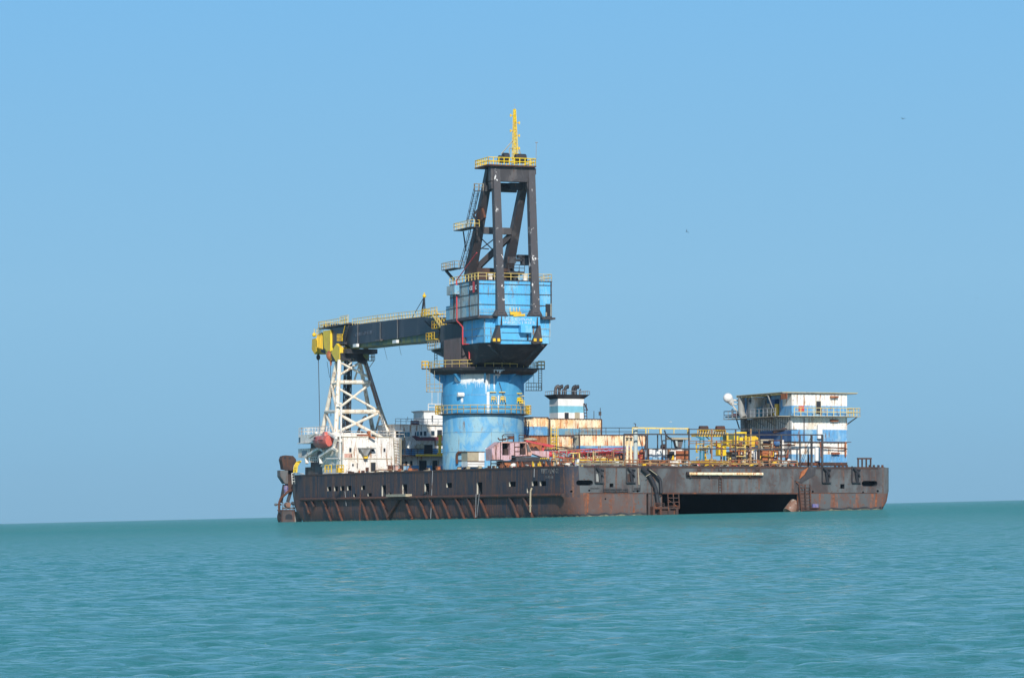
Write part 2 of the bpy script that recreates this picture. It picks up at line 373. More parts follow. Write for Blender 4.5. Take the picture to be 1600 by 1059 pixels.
# ---------------------------------------------------------------- sea: one sheet, with real waves near the shore
def make_sea():
    rs = np.random.RandomState(4)
    rows = np.concatenate([[-1500, -300, -60, -10, 4, 10], np.geomspace(15, 160, 1000), np.geomspace(160.6, 620, 320), np.geomspace(640, 6000, 60)])
    t = np.linspace(-1, 1, 760)
    cols = np.concatenate([[-5, -3, -2, -1.3], t, [1.3, 2, 3, 5]])
    half = np.abs(rows)*.175+6
    X = cols[None, :]*half[:, None]; Y = np.repeat(rows[:, None], len(cols), 1); Z = np.zeros_like(X)
    dY = np.gradient(rows)[:, None]; dX = (half*2/len(t))[:, None]
    amp_env = np.clip((rows-5)/4, 0, 1)*np.clip((640-rows)/120, 0, 1)
    for i in range(130):
        lam = 10**rs.uniform(math.log10(.14), math.log10(3.2)); 
        ang = R(200)+rs.normal(0, .75)
        k = 2*math.pi/lam; kx, ky = k*math.cos(ang+R(90)), k*math.sin(ang+R(90))
        a = .0034*lam**.68*(.5+rs.rand())
        spac = np.maximum(dY*abs(math.sin(ang+R(90)))+.001, dX*abs(math.cos(ang+R(90))))
        fade = np.clip((lam/spac-2.6)/3, 0, 1)
        ph = kx*X+ky*Y+rs.rand()*6.28
        ph = ph+.5*np.sin(ph*.5*.31+X*.11-Y*.07+i)
        s = np.sin(ph); Z += a*fade*(s+.22*np.cos(2*ph))
    grp = .65+.35*np.sin(X*.09+Y*.05+2*np.sin(Y*.021))*np.sin(Y*.043-X*.03+1.3)
    Z *= amp_env[:, None]*grp*.75
    co = np.stack([X, Y, Z], -1).reshape(-1, 3); nr, nc = X.shape
    idx = np.arange(nr*nc).reshape(nr, nc)
    q = np.stack([idx[:-1, :-1], idx[:-1, 1:], idx[1:, 1:], idx[1:, :-1]], -1).reshape(-1, 4)
    me = bpy.data.meshes.new('sea'); me.vertices.add(len(co)); me.vertices.foreach_set('co', co.astype('f').ravel())
    me.loops.add(q.size); me.loops.foreach_set('vertex_index', q.astype('i').ravel())
    me.polygons.add(len(q)); me.polygons.foreach_set('loop_start', np.arange(0, q.size, 4).astype('i')); me.polygons.foreach_set('loop_total', np.full(len(q), 4, 'i'))
    me.update(); me.validate(); me.polygons.foreach_set('use_smooth', np.ones(len(q), bool))
    o = bpy.data.objects.new('sea', me); C.objects.link(o); o['kind'] = 'structure'; o['label'] = 'turquoise green sea with small wind ripples reaching the horizon'
    m = bpy.data.materials.new('sea_water'); m.use_nodes = True; n = m.node_tree; L = n.links; b = n.nodes['Principled BSDF']
    tc = n.nodes.new('ShaderNodeTexCoord')
    def noise(sx, sy, d=4, rr=.55):
        mp = n.nodes.new('ShaderNodeMapping'); mp.inputs['Scale'].default_value = (sx, sy, 1); L.new(tc.outputs['Object'], mp.inputs[0])
        x = n.nodes.new('ShaderNodeTexNoise'); x.inputs['Scale'].default_value = 1; x.inputs['Detail'].default_value = d; x.inputs['Roughness'].default_value = rr
        L.new(mp.outputs[0], x.inputs['Vector']); return x.outputs['Fac']
    mix = n.nodes.new('ShaderNodeMix'); mix.data_type = 'RGBA'; mix.inputs[6].default_value = SEA_A; mix.inputs[7].default_value = SEA_B
    mr = n.nodes.new('ShaderNodeMapRange'); mr.inputs['From Min'].default_value = .35; mr.inputs['From Max'].default_value = .65
    L.new(noise(.012, .006, 3), mr.inputs['Value']); L.new(mr.outputs[0], mix.inputs[0]); pass
    bp = n.nodes.new('ShaderNodeBump'); bp.inputs['Strength'].default_value = 1.0; bp.inputs['Distance'].default_value = .020
    L.new(noise(6, 20, 4, .6), bp.inputs['Height'])
    bp2 = n.nodes.new('ShaderNodeBump'); bp2.inputs['Strength'].default_value = 1.0; sx_ = n.nodes.new('ShaderNodeSeparateXYZ'); L.new(tc.outputs['Object'], sx_.inputs[0]); md_ = n.nodes.new('ShaderNodeMapRange')
    for k_, v_ in (('From Min', 20), ('From Max', 330), ('To Min', .17), ('To Max', .80)): md_.inputs[k_].default_value = v_
    L.new(sx_.outputs[1], md_.inputs['Value']); L.new(md_.outputs[0], bp2.inputs['Distance'])   # steeper chop offshore
    L.new(noise(.35, 1.15, 8, .70), bp2.inputs['Height']); L.new(bp2.outputs[0], bp.inputs['Normal'])
    # ruffled and calmer streaks at every size
    rf = n.nodes.new('ShaderNodeMapRange'); rf.interpolation_type = 'SMOOTHSTEP'
    for k_, v_ in (('From Min', .475), ('From Max', .525), ('To Min', .06), ('To Max', 1.0)): rf.inputs[k_].default_value = v_
    ms_ = n.nodes.new('ShaderNodeMapRange')
    for k_, v_ in (('From Min', 40), ('From Max', 420), ('To Min', .05), ('To Max', .75)): ms_.inputs[k_].default_value = v_
    L.new(sx_.outputs[1], ms_.inputs['Value']); L.new(ms_.outputs[0], rf.inputs['To Min'])
    L.new(noise(1.7, 6.2, 9, .80), rf.inputs['Value']); L.new(rf.outputs[0], bp.inputs['Strength']); L.new(rf.outputs[0], bp2.inputs['Strength'])
    # waves hide one another at a low angle: the share of mirrored sky levels off instead of rising to one
    n.nodes.remove(b); out = n.nodes['Material Output']
    df = n.nodes.new('ShaderNodeBsdfDiffuse'); L.new(mix.outputs[2], df.inputs['Color'])
    gl = n.nodes.new('ShaderNodeBsdfGlossy'); gl.inputs['Roughness'].default_value = .05; gl.inputs['Color'].default_value = (1, 1, 1, 1)
    fr = n.nodes.new('ShaderNodeFresnel'); fr.inputs['IOR'].default_value = 1.33
    mf_ = n.nodes.new('ShaderNodeMapRange'); mf_.inputs['From Min'].default_value = 0; mf_.inputs['From Max'].default_value = 1; mf_.inputs['To Min'].default_value = 0; mf_.inputs['To Max'].default_value = SEA_REF
    upn = n.nodes.new('ShaderNodeCombineXYZ'); upn.inputs[2].default_value = 1; L.new(upn.outputs[0], df.inputs['Normal'])   # light comes back out of the murky water evenly
    for x in (gl, fr): L.new(bp.outputs[0], x.inputs['Normal'])
    L.new(fr.outputs[0], mf_.inputs['Value']); mx = n.nodes.new('ShaderNodeMixShader'); L.new(mf_.outputs[0], mx.inputs[0]); L.new(df.outputs[0], mx.inputs[1]); L.new(gl.outputs[0], mx.inputs[2]); L.new(mx.outputs[0], out.inputs['Surface'])
    me.materials.append(m)
SEA_REF = .88; SEA_A = (.026, .212, .214, 1); SEA_B = (.050, .228, .205, 1)
make_sea()

# ---------------------------------------------------------------- the ship
ship = thing('crane_ship', 'wide rusty black crane ship with square stern tunnel lying at anchor on the sea', 'ship', (27, 70, 0))
def outline(z):
    t = lambda pts: next((a[1]+(b[1]-a[1])*(z-a[0])/(b[0]-a[0]) for a, b in zip(pts, pts[1:]) if a[0] <= z <= b[0]), pts[-1][1])
    sb = t([(-3, 5), (0, 2.3), (1.3, 1.15), (2.6, .35), (4.3, 0), (9, 0)])
    pi = t([(-3, .8), (1, 0), (9, 0)])
    cv = t([(-3, 13), (0, 9.5), (1.5, 6), (3.2, 3.2), (9, 2.6)]); cu = t([(-3, 4), (0, 3.4), (9, 2.6)])
    vb = t([(-3, 137), (-1, 142.3), (1, 145.6), (3, 147.4), (4.5, 148.2), (9, 148.6)])
    sv = t([(-3, 1.2), (-.5, .3), (1, 0), (9, 0)])
    W = 54.6
    p = []
    def bez(a, b, c, n):
        for i in range(n+1):
            s = i/n; p.append(tuple(a[k]*(1-s)**2+2*b[k]*s*(1-s)+c[k]*s*s for k in (0, 1)))
    ctl = (pi+.3*max(0, 3.2-z)*.5, sv+.12*max(0, 3.2-z))
    bez((pi, cv), ctl, (cu, sv), 7)
    bez((W-sb-1.2, sv), (W-sb, sv), (W-sb, sv+1.2), 4)
    bez((W-sb, vb-8), (W-sb, vb), (W-sb-6, vb), 5)
    bez((pi+3.5, vb), (pi, vb), (pi, vb-5), 6)
    return p
hb = MB(); zs = [-3, -1, 0, 1, 1.3, 1.5, 2.6, 3.2, 3.86, 4.3, 5.5, DECK]; n_ = len(outline(0))
for z in zs: hb.v += [(q[0], q[1], z) for q in outline(z)]
for j in range(len(zs)-1):
    for i in range(n_):
        a = j*n_+i; b = j*n_+(i+1) % n_; hb.f.append((a, b, b+n_, a+n_)); hb.m.append((5 if zs[j] < 3.1 else 0) if (6 <= i <= 24) is False else (6 if zs[j] < 3.8 else 1))
hb.f += [tuple(range(n_))[::-1], tuple(range((len(zs)-1)*n_, len(zs)*n_))]; hb.m += [0, 2]
hull = hb.build('hull', ['hull_paint', 'hull_stern_paint', 'rust_dark', 'interior_dark', 'tan', 'hull_low_paint', 'stern_low_paint'], ship)
hull.data.polygons.foreach_get
cut = MB()
TZ = FV(1150, 771.5, 0).z
U0 = FV(1010, 780, 0).x; U1 = FV(1248, 780, 0).x
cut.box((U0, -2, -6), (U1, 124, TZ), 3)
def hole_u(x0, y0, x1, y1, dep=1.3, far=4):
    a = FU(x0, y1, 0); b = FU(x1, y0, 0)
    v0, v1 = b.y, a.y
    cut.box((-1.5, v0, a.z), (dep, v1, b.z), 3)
    # the far jamb, pale because the sunlight on it is put into the colour
    return (v0, v1, a.z, b.z)
holes = [(511, 759.8, 517.5, 767), (521.5, 759.5, 528, 767), (531.5, 759, 538, 766.5), (542, 758.5, 549, 766), (564, 758, 570.5, 765), (552, 771, 556.5, 776),
         (574, 770, 580.6, 775), (596, 757.5, 603, 775), (607, 769, 611, 774), (628, 756, 636, 773), (663, 755, 670.5, 772), (697, 754, 706, 761.5),
         (744.5, 753, 753.6, 772), (795, 752, 805.5, 760), (830.6, 751, 840, 759), (843, 751, 853, 759), (822.8, 762, 825.8, 770)]
jambs = [hole_u(*h) for h in holes]
def slot(x0, y0, x1, y1):
    a = FV(x0, y1, 0); b = FV(x1, y0, 0); r = (b.z-a.z)/2; zc = (a.z+b.z)/2; poly = []
    for i in range(9): t = R(-90+180*i/8); poly.append((b.x-r+r*math.cos(t), zc+r*math.sin(t)))
    for i in range(9): t = R(90+180*i/8); poly.append((a.x+r+r*math.cos(t), zc+r*math.sin(t)))
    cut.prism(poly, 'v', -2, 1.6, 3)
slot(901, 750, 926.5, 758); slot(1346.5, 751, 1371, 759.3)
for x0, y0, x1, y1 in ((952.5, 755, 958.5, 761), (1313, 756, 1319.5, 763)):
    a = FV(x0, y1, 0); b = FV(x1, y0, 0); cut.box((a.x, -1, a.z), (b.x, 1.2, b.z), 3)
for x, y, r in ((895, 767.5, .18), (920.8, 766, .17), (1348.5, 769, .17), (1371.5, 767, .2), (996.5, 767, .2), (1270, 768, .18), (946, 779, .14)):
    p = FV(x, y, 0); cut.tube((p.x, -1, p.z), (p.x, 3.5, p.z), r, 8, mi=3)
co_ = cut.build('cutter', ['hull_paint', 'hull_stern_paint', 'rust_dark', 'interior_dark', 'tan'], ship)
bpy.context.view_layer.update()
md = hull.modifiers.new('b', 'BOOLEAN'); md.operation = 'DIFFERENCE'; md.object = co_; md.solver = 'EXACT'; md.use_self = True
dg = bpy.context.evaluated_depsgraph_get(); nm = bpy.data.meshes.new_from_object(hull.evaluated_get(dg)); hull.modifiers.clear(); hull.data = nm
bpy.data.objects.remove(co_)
for p in hull.data.polygons: p.use_smooth = True
hull.data.set_sharp_from_angle(angle=R(35))
hull_t = sub(hull, ship)
for v0, v1, z0, z1 in jambs:
    if z1-z0 < .3: continue
    mb = MB(); w_ = min(.12, (v1-v0)*.25)
    mb.box((.03, v1-w_, z0+.02), (.26, v1+.05, z1-.02)); mb.build('lit_jamb_strip', 'lit_jamb', hull_t)  # pale strip holding the sunlight on the forward side of the hole
# wet band and growth where the sea meets the plating
def sea_z(u, v): return CAM_H-CAM_H/math.cos(ROLL)+(XA+u*CT-v*ST)*math.tan(ROLL)
for z0_, z1_, off, nm, mt in ((-.5, .42, .02, 'wet_band', 'black_paint'), (-.5, .13, .05, 'weed_line', 'weed')):
    mb = MB(); ring = []
    base_o = outline(0)
    N_ = len(base_o)
    def at(i, dz):
        z = 0.0
        for _ in range(4): q = outline(max(-2.9, z))[i % N_]; z = sea_z(*q)+dz
        return Vector((q[0], q[1], z))
    cen = Vector((27, 70, 0))
    for seg in ((3, 7, 60), (0, 3, 4)):
        pass
    idx = [23+0, 0]
    def strip(pa, pb, k):
        for j in range(k):
            quad = []
            for t_ in (j/k, (j+1)/k):
                for dz in (z0_, z1_):
                    jag = .10*math.sin(t_*k*2.1)+.06*math.sin(t_*k*5.3) if dz == z1_ else 0
                    a_ = at(pa, dz+jag); b_ = at(pb, dz+jag); p_ = a_.lerp(b_, t_); quad.append(p_)
            d_ = (at(pb, 0)-at(pa, 0)); nrm = Vector((d_.y, -d_.x, 0)).normalized()*off
            mb.add([quad[0]+nrm, quad[2]+nrm, quad[3]+nrm, quad[1]+nrm], [(0, 1, 2, 3)])
    strip(N_-1, 0, 160)
    for j in range(7): strip(j, j+1, 3)
    A7 = at(7, 0); B8 = at(8, 0)
    for ua, ub in ((A7.x, U0), (U1, B8.x)):
        k = int((ub-ua)/.6)
        for j in range(k):
            x0 = ua+(ub-ua)*j/k; x1 = ua+(ub-ua)*(j+1)/k; q = [(x, -off, sea_z(x, 0)+dz+(.10*math.sin(x*2.3)+.05*math.sin(x*6) if dz == z1_ else 0)) for x, dz in ((x0, z0_), (x1, z0_), (x1, z1_), (x0, z1_))]
            mb.add(q, [(0, 1, 2, 3)])
    for j in range(8, 12): strip(j, j+1, 2)
    mb.build(nm, mt, ship)
# fender pipe and its struts
a, b = FU(470, 780.8, -.3), FU(880, 772.8, -.3)
mb = MB(); mb.tube((-.3, a.y, 3.25), (-.3, b.y, 3.5), .30, 10); mb.build('fender_pipe', 'rust_steel', ship, True)
for x0, y0, x1, y1 in ((505, 781, 517.3, 813), (524, 782, 535, 813), (564.5, 781, 575, 812), (578.7, 780, 591, 812), (594.8, 779, 607, 810), (626, 777, 606, 808),
                       (631.6, 778, 644, 810), (654, 778, 667.5, 809.5), (671, 777, 684.5, 809.5), (712, 777, 726, 810), (730, 776, 743, 808), (749, 776, 762.5, 808),
                       (795.5, 775, 810, 807.6), (817.5, 775, 832.6, 807.6), (476.7, 784, 483.3, 802), (487, 782, 491, 790.5), (690, 777, 703, 809)):
    mb = MB(); mb.tube(FU(x0, y0, -.3), FU(x1, y1+1.5, -.22), .24, 8); mb.build('strut', 'rust_steel', ship, True)
# hull plating ribs, side seams and drain lines that show as raised marks
mb = MB()
for x in (494, 557, 617, 684, 727, 779, 866): p = FU(x, 741, 0); q = FU(x, 774, 0); mb.box((-.03, p.y-.07, 3.8), (.01, p.y+.07, 7.8))
for x in (700, 711, 742, 780, 816): p = FU(x, 741, 0); mb.box((-.02, p.y-.05, .2), (.01, p.y+.05, 3.0))
mb.build('plate_seam', 'rust_steel', ship)
mb = MB(); v1 = 140
mb.box((-.06, 3, 7.66), (.06, 143.4, 7.98)); mb.build('gunwale', 'rust_dark', ship)
mb = MB(); mb.box((2.8, -.06, 7.66), (52.3, .06, 7.99)); mb.build('gunwale', 'rust_dark', ship)
mb = MB(); mb.box((3.6, -.05, TZ+.02), (U0-.1, .02, TZ+.16)); mb.box((U1+.3, -.05, TZ+.12), (52.2, .02, TZ+.24)); mb.box((U0, -.06, TZ+.003), (U1, .02, TZ+.2)); mb.build('rubbing_strake', 'rust_steel', ship)
# lettering on the port quarter, half worn off
text_u('TITAN-2', FU(858.5, 736, -.03), 1.0, 'ship_name', 'mark_hull', ship, .03, 2.1)
mb = MB()
for i in range(5):
    p = FU(853.5+i*2.4, 744.5, 0); mb.box((-.04, p.y-.3, p.z-.25), (-.01, p.y+.35, p.z+.15-.1*(i % 2)))
mb.build('worn_mark', 'mark_hull', ship)
# hanging chain, ropes and waste pipe down the side
p = FU(563.5, 767, -.75); q = FU(562, 814, -.75); mb = MB(); k = 22
for i in range(k):
    c = Vector(p).lerp(q, (i+.5)/k); d = .17 if i % 2 else .05; mb.ball(c, 1, 4, (.12, d, .2))
mb.build('anchor_chain', 'rust_steel', ship)
mb = MB(); mb.path([FU(831, 762, -.6), FU(829, 767, -.8), FU(828.5, 800, -.8)], .14, 6); mb.tube(FU(828.5, 789, -.8), FU(828.5, 790.5, -.8), .24, 6); mb.build('waste_pipe', 'tan', ship)
mb = MB(); mb.path([FU(744, 771, -.6), FU(743, 808, -.6)], .05, 4); mb.path([FU(749, 771, -.6), FU(745, 808, -.5)], .05, 4); mb.path([FU(676, 735, -.1), FU(673, 810, -.4)], .05, 4)
mb.path([FU(539, 767, -.1), FU(541, 790, -.4)], .05, 4); mb.path([FU(835, 732, -.1), FU(834.6, 745, -.1)], .06, 4); mb.build('mooring_rope', 'rail_grey', ship)
mb = MB(); mb.box(Vector(FU(633.5, 775.5, -1.2)), Vector(FU(613, 772, -.02))); mb.build('hanging_plank', 'tan', ship)
# stern fittings
for x in (936, 985, 1290.5, 1337):
    y0 = 737 if x > 1200 else 737; p = FV(x, 735, 0); z0 = FV(x, 753 if x < 1200 else 753, 0).z
    mb = MB()
    mb.box((p.x-.75, -.45, z0-.12), (p.x+.75, 0, z0)); mb.box((p.x-.75, -.25, z0), (p.x-.62, 0, p.z+.7)); mb.box((p.x+.4, -.2, z0), (p.x+.5, 0, p.z))
    mb.tube((p.x-.5, -.45, p.z+.5), (p.x+.35, -.5, p.z-.6), .22, 7); mb.tube((p.x-.1, -.4, p.z-.3), (p.x+.15, -.3, z0), .2, 7)
    mb.tube((p.x-.6, -.3, p.z+.3), (p.x+.7, -.3, p.z+.1), .12, 6); mb.tube((p.x+.2, -.4, p.z-.5), (p.x+.65, -.25, p.z-.9), .1, 6)
    f = mb.build('fairlead', 'black_paint', ship)
    if x < 1000: mb = MB(); mb.box((p.x-.5, -.12, z0+.05), (p.x-.1, -.02, p.z-.5)); mb.build('side_plate', 'grey_steel' if x < 950 else 'rust_steel', sub(f, ship))
mb = MB(); a = FV(1072, 740, 0); b = FV(1190, 740.5, 0); mb.tube((a.x, -.45, a.z), (b.x, -.45, b.z), .24, 10); mb.build('long_pipe', 'cream_rust', ship, True)
mb = MB(); mb.tube((a.x-.1, -.45, a.z), (a.x+.25, -.45, a.z), .33, 10)
for x in (1077, 1107, 1124, 1170): p = FV(x, 742, 0); mb.box((p.x-.1, -.5, p.z-.35), (p.x+.1, 0, p.z-.05))
mb.box((a.x, -.2, a.z-.62), (b.x-.3, -.02, a.z-.5)); mb.build('pipe_bracket', 'rust_dark', ship)
for x, y0, y1 in ((1124.5, 731, 769), (1092, 731, 738), (1183, 731, 738)):
    p = FV(x, y0, 0); q = FV(x, y1, 0); mb = MB(); mb.ladder((p.x, -.22, p.z), (p.x, -.22, q.z), (1, 0, 0), .5, .06, .4); mb.build('hull_ladder', 'rust_steel', ship)
# brackets and rails low on the stern
mb = MB()
def hl(x0, x1, y, d=-.35, r=.07): a = FV(x0, y, 0); b = FV(x1, y, 0); mb.tube((a.x, d, a.z), (b.x, d, b.z), r, 5)
def vl(x, y0, y1, d=-.35, r=.06): a = FV(x, y0, 0); b = FV(x, y1, 0); mb.tube((a.x, d, a.z), (b.x, d, b.z), r, 5)
hl(942, 980, 763.3); hl(942, 980, 766.6); [vl(x, 763, 767) for x in (942, 951, 961, 971, 980)]; hl(988, 999, 762); hl(988, 999, 765); vl(988, 757, 766); vl(999, 757, 766); vl(942, 752, 767)
hl(922, 936, 762.5, -.1, .04); mb.build('side_rail', 'frame_dark', ship)
# sloped ducts at the tunnel's port edge
mb = MB()
mb.path([FV(1003, 731, -.5), FV(1014, 741, -.6), FV(1020, 752, -.6), FV(1025, 764, -.6), FV(1029, 790, -.6)], .32, 8)
mb.path([FV(1012, 731, -.5), FV(1024, 740, -.6), FV(1032, 750, -.6), FV(1033, 770, -.6)], .26, 8); mb.build('hose_duct', 'black_paint', ship, True)
mb = MB(); mb.path([FV(997, 731, -.15), FV(998.5, 757, -.15)], .09, 5); mb.path([FV(1015, 733, -.9), FV(1027, 742, -.95)], .06, 5); mb.path([FV(1009, 744, -1), FV(1016, 740, -1)], .05, 5); mb.build('thin_pipe', 'tan', ship)
mb = MB(); a = FV(1013, 768, 0); b = FV(1034.5, 800, 0)
mb.box((a.x, .0, -2), (b.x, 4, TZ+.02)); mb.box((a.x+.5, -.35, b.z+.7), (a.x+.62, -.02, TZ+2)); mb.box((a.x+1.3, -.35, b.z+.7), (a.x+1.42, -.02, TZ+.2)); mb.build('support_column', 'hull_stern_paint', ship)
# landing frames with grids either side of the tunnel
mb = MB()
P = lambda x, y, d: tuple(FV(x, y, 0)+Vector((0, d, 0)))
for x in (1041.5, 1050, 1058.5): mb.beam(P(x-.6, 771, -.6), P(x+.6, 794, -.6), .14)
for y in (771, 777.5, 784, 790, 794): mb.beam(P(1041-.5, y, -.6), P(1059, y, -.6), .12)
mb.beam(P(1041.5, 780, -.5), P(1059, 793, -.5), .1); mb.beam(P(1050, 794, -.55), P(1052, 785, -.55), .12)
mb.build('landing_grid', 'rust_steel', ship)
mb = MB(); mb.box(P(1016, 795, -1.1), P(1040, 791, .6)); mb.box(P(1040, 794.5, -1.1), P(1056, 792, .6))
for x0, x1 in ((1016, 1019), (1027, 1030), (1040, 1043), (1052, 1055.5)): mb.box(P(x0, 806, -1.1), P(x1, 794, .6))
mb.box(P(1030, 806, -.8), P(1054, 797, .6)); mb.build('landing_platform', 'rust_steel', ship)
mb = MB(); mb.rail([P(1019, 791, -1), P(1034, 791, -1)], .5, 1, .06, 1); mb.path([P(1019, 770, -.4), P(1030, 774, -.4), P(1034, 770, -.4)], .06, 5); mb.path([P(1025, 791, -.6), P(1024, 772, -.3)], .07, 5); mb.build('landing_rail', 'rust_steel', ship)
mb = MB()
for x0, x1 in ((1245.5, 1249.5), (1255, 1256.5), (1262.5, 1264)): mb.beam(P(x0, 757, -.7), P(x1, 800, -.7), .16)
for i in range(9): y = 757+i*5.2; mb.beam(P(1245.5+i*.5, y, -.75), P(1263, y, -.75), .11)
mb.beam(P(1243, 752, -.2), P(1252, 760, -.9), .12); mb.beam(P(1250, 796.5, -1), P(1276, 796.5, -1), .12); mb.beam(P(1276, 792, -1), P(1276, 800, -1), .16); mb.beam(P(1250, 793, -1), P(1276, 793, -1), .1)
mb.beam(P(1248, 757, .3), P(1248, 800, .3), .3)
mb.build('boarding_ladder', 'rust_steel', ship)
mb = MB(); mb.tube(P(1236, 801, 1.0), P(1249, 786, 1.4), .95, 14); mb.build('fender_roller', 'rust_pale', ship, True)
mb = MB(); mb.box(P(1266, 792.5, -.9), P(1275, 787, -.5)); mb.build('blue_bundle', 'rope_blue', ship)
mb = MB(); mb.hexa([P(1248, 748, -.3), P(1256, 741, -.3), P(1256, 741, 0), P(1248, 748, 0), P(1252, 736, -.3), P(1262, 730, -.3), P(1262, 730, 0), P(1252, 736, 0)]); mb.build('torn_fender', 'rust_orange', ship)
mb = MB(); mb.prism([(P(1241, 751, 0)[0], P(1241, 751, 0)[2]), (P(1258, 741, 0)[0], P(1258, 741, 0)[2]), (P(1262, 730, 0)[0], DECK), (P(1275, 730, 0)[0], DECK), (P(1274, 741, 0)[0], P(1274, 741, 0)[2]), (P(1262, 748, 0)[0], P(1262, 748, 0)[2]), (P(1252, 754, 0)[0], P(1252, 754, 0)[2])], 'v', -.12, -.01); mb.build('rubber_apron', 'frame_dark', ship)
# bollards and odd bits along the deck edge
def deckz(): return DECK
mb = MB()
mb.beam(P(1344, 716, 1), P(1366, 716, 1), .3, .25)
for x in (1345.3, 1351.5, 1358, 1364.8): mb.beam(P(x, 729.5, 1), P(x, 717, 1), .2)
mb.build('deck_frame', 'rust_dark', ship)
for u in (29, 33.5, 42.5, 45.5, 46.8, 51.5, 53):
    mb = MB(); mb.tube((u, 1.2, DECK), (u, 1.2, DECK+.42), .2, 8); mb.tube((u+.7, 1.2, DECK), (u+.7, 1.2, DECK+.42), .2, 8); mb.box((u-.35, .9, DECK), (u+1.05, 1.5, DECK+.08)); mb.build('bollard', 'rust_dark', ship)
for v in (12, 30, 48, 75, 88, 96, 104, 112):
    mb = MB(); mb.tube((1.2, v, DECK), (1.2, v, DECK+.5), .22, 8); mb.tube((1.2, v+.8, DECK), (1.2, v+.8, DECK+.5), .22, 8); mb.box((.9, v-.35, DECK), (1.5, v+1.15, DECK+.08)); mb.build('bollard', 'rust_steel', ship)
# ---------------------------------------------------------------- the heavy crane on its round pedestal
CC = (7.5, 57.93)
crane = thing('heavy_crane', 'huge blue pedestal crane with black A-frame and dark boom stowed over the bow', 'crane', (7.5, 57.93, DECK))
def CYL(px, py, r=6.84):
    s = (px-755)/63.5*6.84/r; s = max(-1, min(1, s)); c_ = math.sqrt(1-s*s)
    u = CC[0]+r*(-ST*c_+CT*s); v = CC[1]+r*(-CT*c_-ST*s); Y = D0+u*ST+v*CT
    return Vector((u, v, CAM_H+(HOR-py)*Y/F))
GZ = CYL(755, 645, 7.7).z; RZ = CYL(755, 574, 9).z
mb = MB(); mb.lathe(CC, [(6.84, DECK-.2), (6.84, GZ)], 72, 0); mb.lathe(CC, [(6.84, GZ), (6.84, RZ-2.0), (6.84, RZ)], 72, 1)
col_ = mb.build('pedestal', ['tower_worn', 'tower_blue'], crane, True); col_t = sub(col_, crane)
mb = MB(); mb.lathe(CC, [(6.7, RZ-1.0), (8.2, RZ-.95), (8.9, RZ-.35), (8.95, RZ), (6.7, RZ)], 72); mb.build('slewing_ring', 'rust_dark', crane, True)
mb = MB(); mb.lathe(CC, [(6.86, GZ-.25), (7.65, GZ-.1), (7.65, GZ), (6.86, GZ)], 72); g = mb.build('gallery', 'frame_dark', crane)
def circ(r, z, a0=0, a1=2*math.pi, n=40): return [(CC[0]+r*math.cos(a0+(a1-a0)*i/n), CC[1]+r*math.sin(a0+(a1-a0)*i/n), z) for i in range(n+1)]
mb = MB(); mb.rail(circ(7.6, GZ), 1.35, 1.2, .055, 1); mb.build('railing', 'rail_yellow', sub(g, crane))
for s_ in (-1, 1):
    wb = MB(); r_ = lambda a, b: (CC[0]+CT*a*s_-ST*b, CC[1]-ST*a*s_-CT*b)
    wb.prism([r_(7.5, -1), r_(8.1, -1), r_(8.1, 1.3), r_(7.4, 1.3)], 'z', GZ+.003, GZ+.08); wb.rail([r_(7.3, -1)+(GZ,), r_(8.0, -1)+(GZ,), r_(8.0, 1.3)+(GZ,), r_(7.2, 1.3)+(GZ,)], 1.4, .3, .06, 2); wb.build('gallery_cage', 'yellow', sub(g, crane))
mb = MB(); mb.lathe(CC, [(8.9, RZ-.1), (9.25, RZ-.02), (9.25, RZ+.1), (8.9, RZ+.1)], 72); g = mb.build('ring_platform', 'frame_dark', crane)
for s_ in (-1, 1):
    wb = MB(); r_ = lambda a, b: (CC[0]+CT*a*s_-ST*b, CC[1]-ST*a*s_-CT*b)
    wb.prism([r_(8.6, -1.6), r_(10.35, -1.6), r_(10.35, 1.6), r_(8.6, 1.6)], 'z', RZ+.103, RZ+.2); wb.build('side_wing', 'frame_dark', sub(g, crane))
    wb = MB(); wb.rail([r_(9.2, -1.6)+(RZ+.2,), r_(10.3, -1.6)+(RZ+.2,), r_(10.3, 1.6)+(RZ+.2,), r_(9.2, 1.6)+(RZ+.2,)], 1.15, .6, .06, 1); wb.build('railing', 'yellow', sub(g, crane))
mb = MB(); mb.rail(circ(9.2, RZ+.1), 1.15, 1.7, .05, 1); mb.build('railing', 'rail_yellow', sub(g, crane))
mb = MB()
for i in range(10):
    t = R(20.3+16)+i*math.pi/5; d = Vector((math.cos(t), math.sin(t), 0)); p = Vector((CC[0], CC[1], 0)); sd_ = Vector((-d.y, d.x, 0))*.12
    q = [p+d*6.7+Vector((0, 0, RZ-2.2)), p+d*7.3+Vector((0, 0, RZ-2.2)), p+d*8.8+Vector((0, 0, RZ-.97)), p+d*6.7+Vector((0, 0, RZ-.97))]
    mb = MB(); mb.hexa([x-sd_ for x in q]+[x+sd_ for x in q]); mb.build('bracket', 'tower_blue', crane)
mb = MB(); mb.lathe(CC, [(8.85, RZ-.5), (9.15, RZ-.2), (9.15, RZ-.12), (8.85, RZ-.3)], 60); mb.build('platform_edge', 'frame_dark', crane)
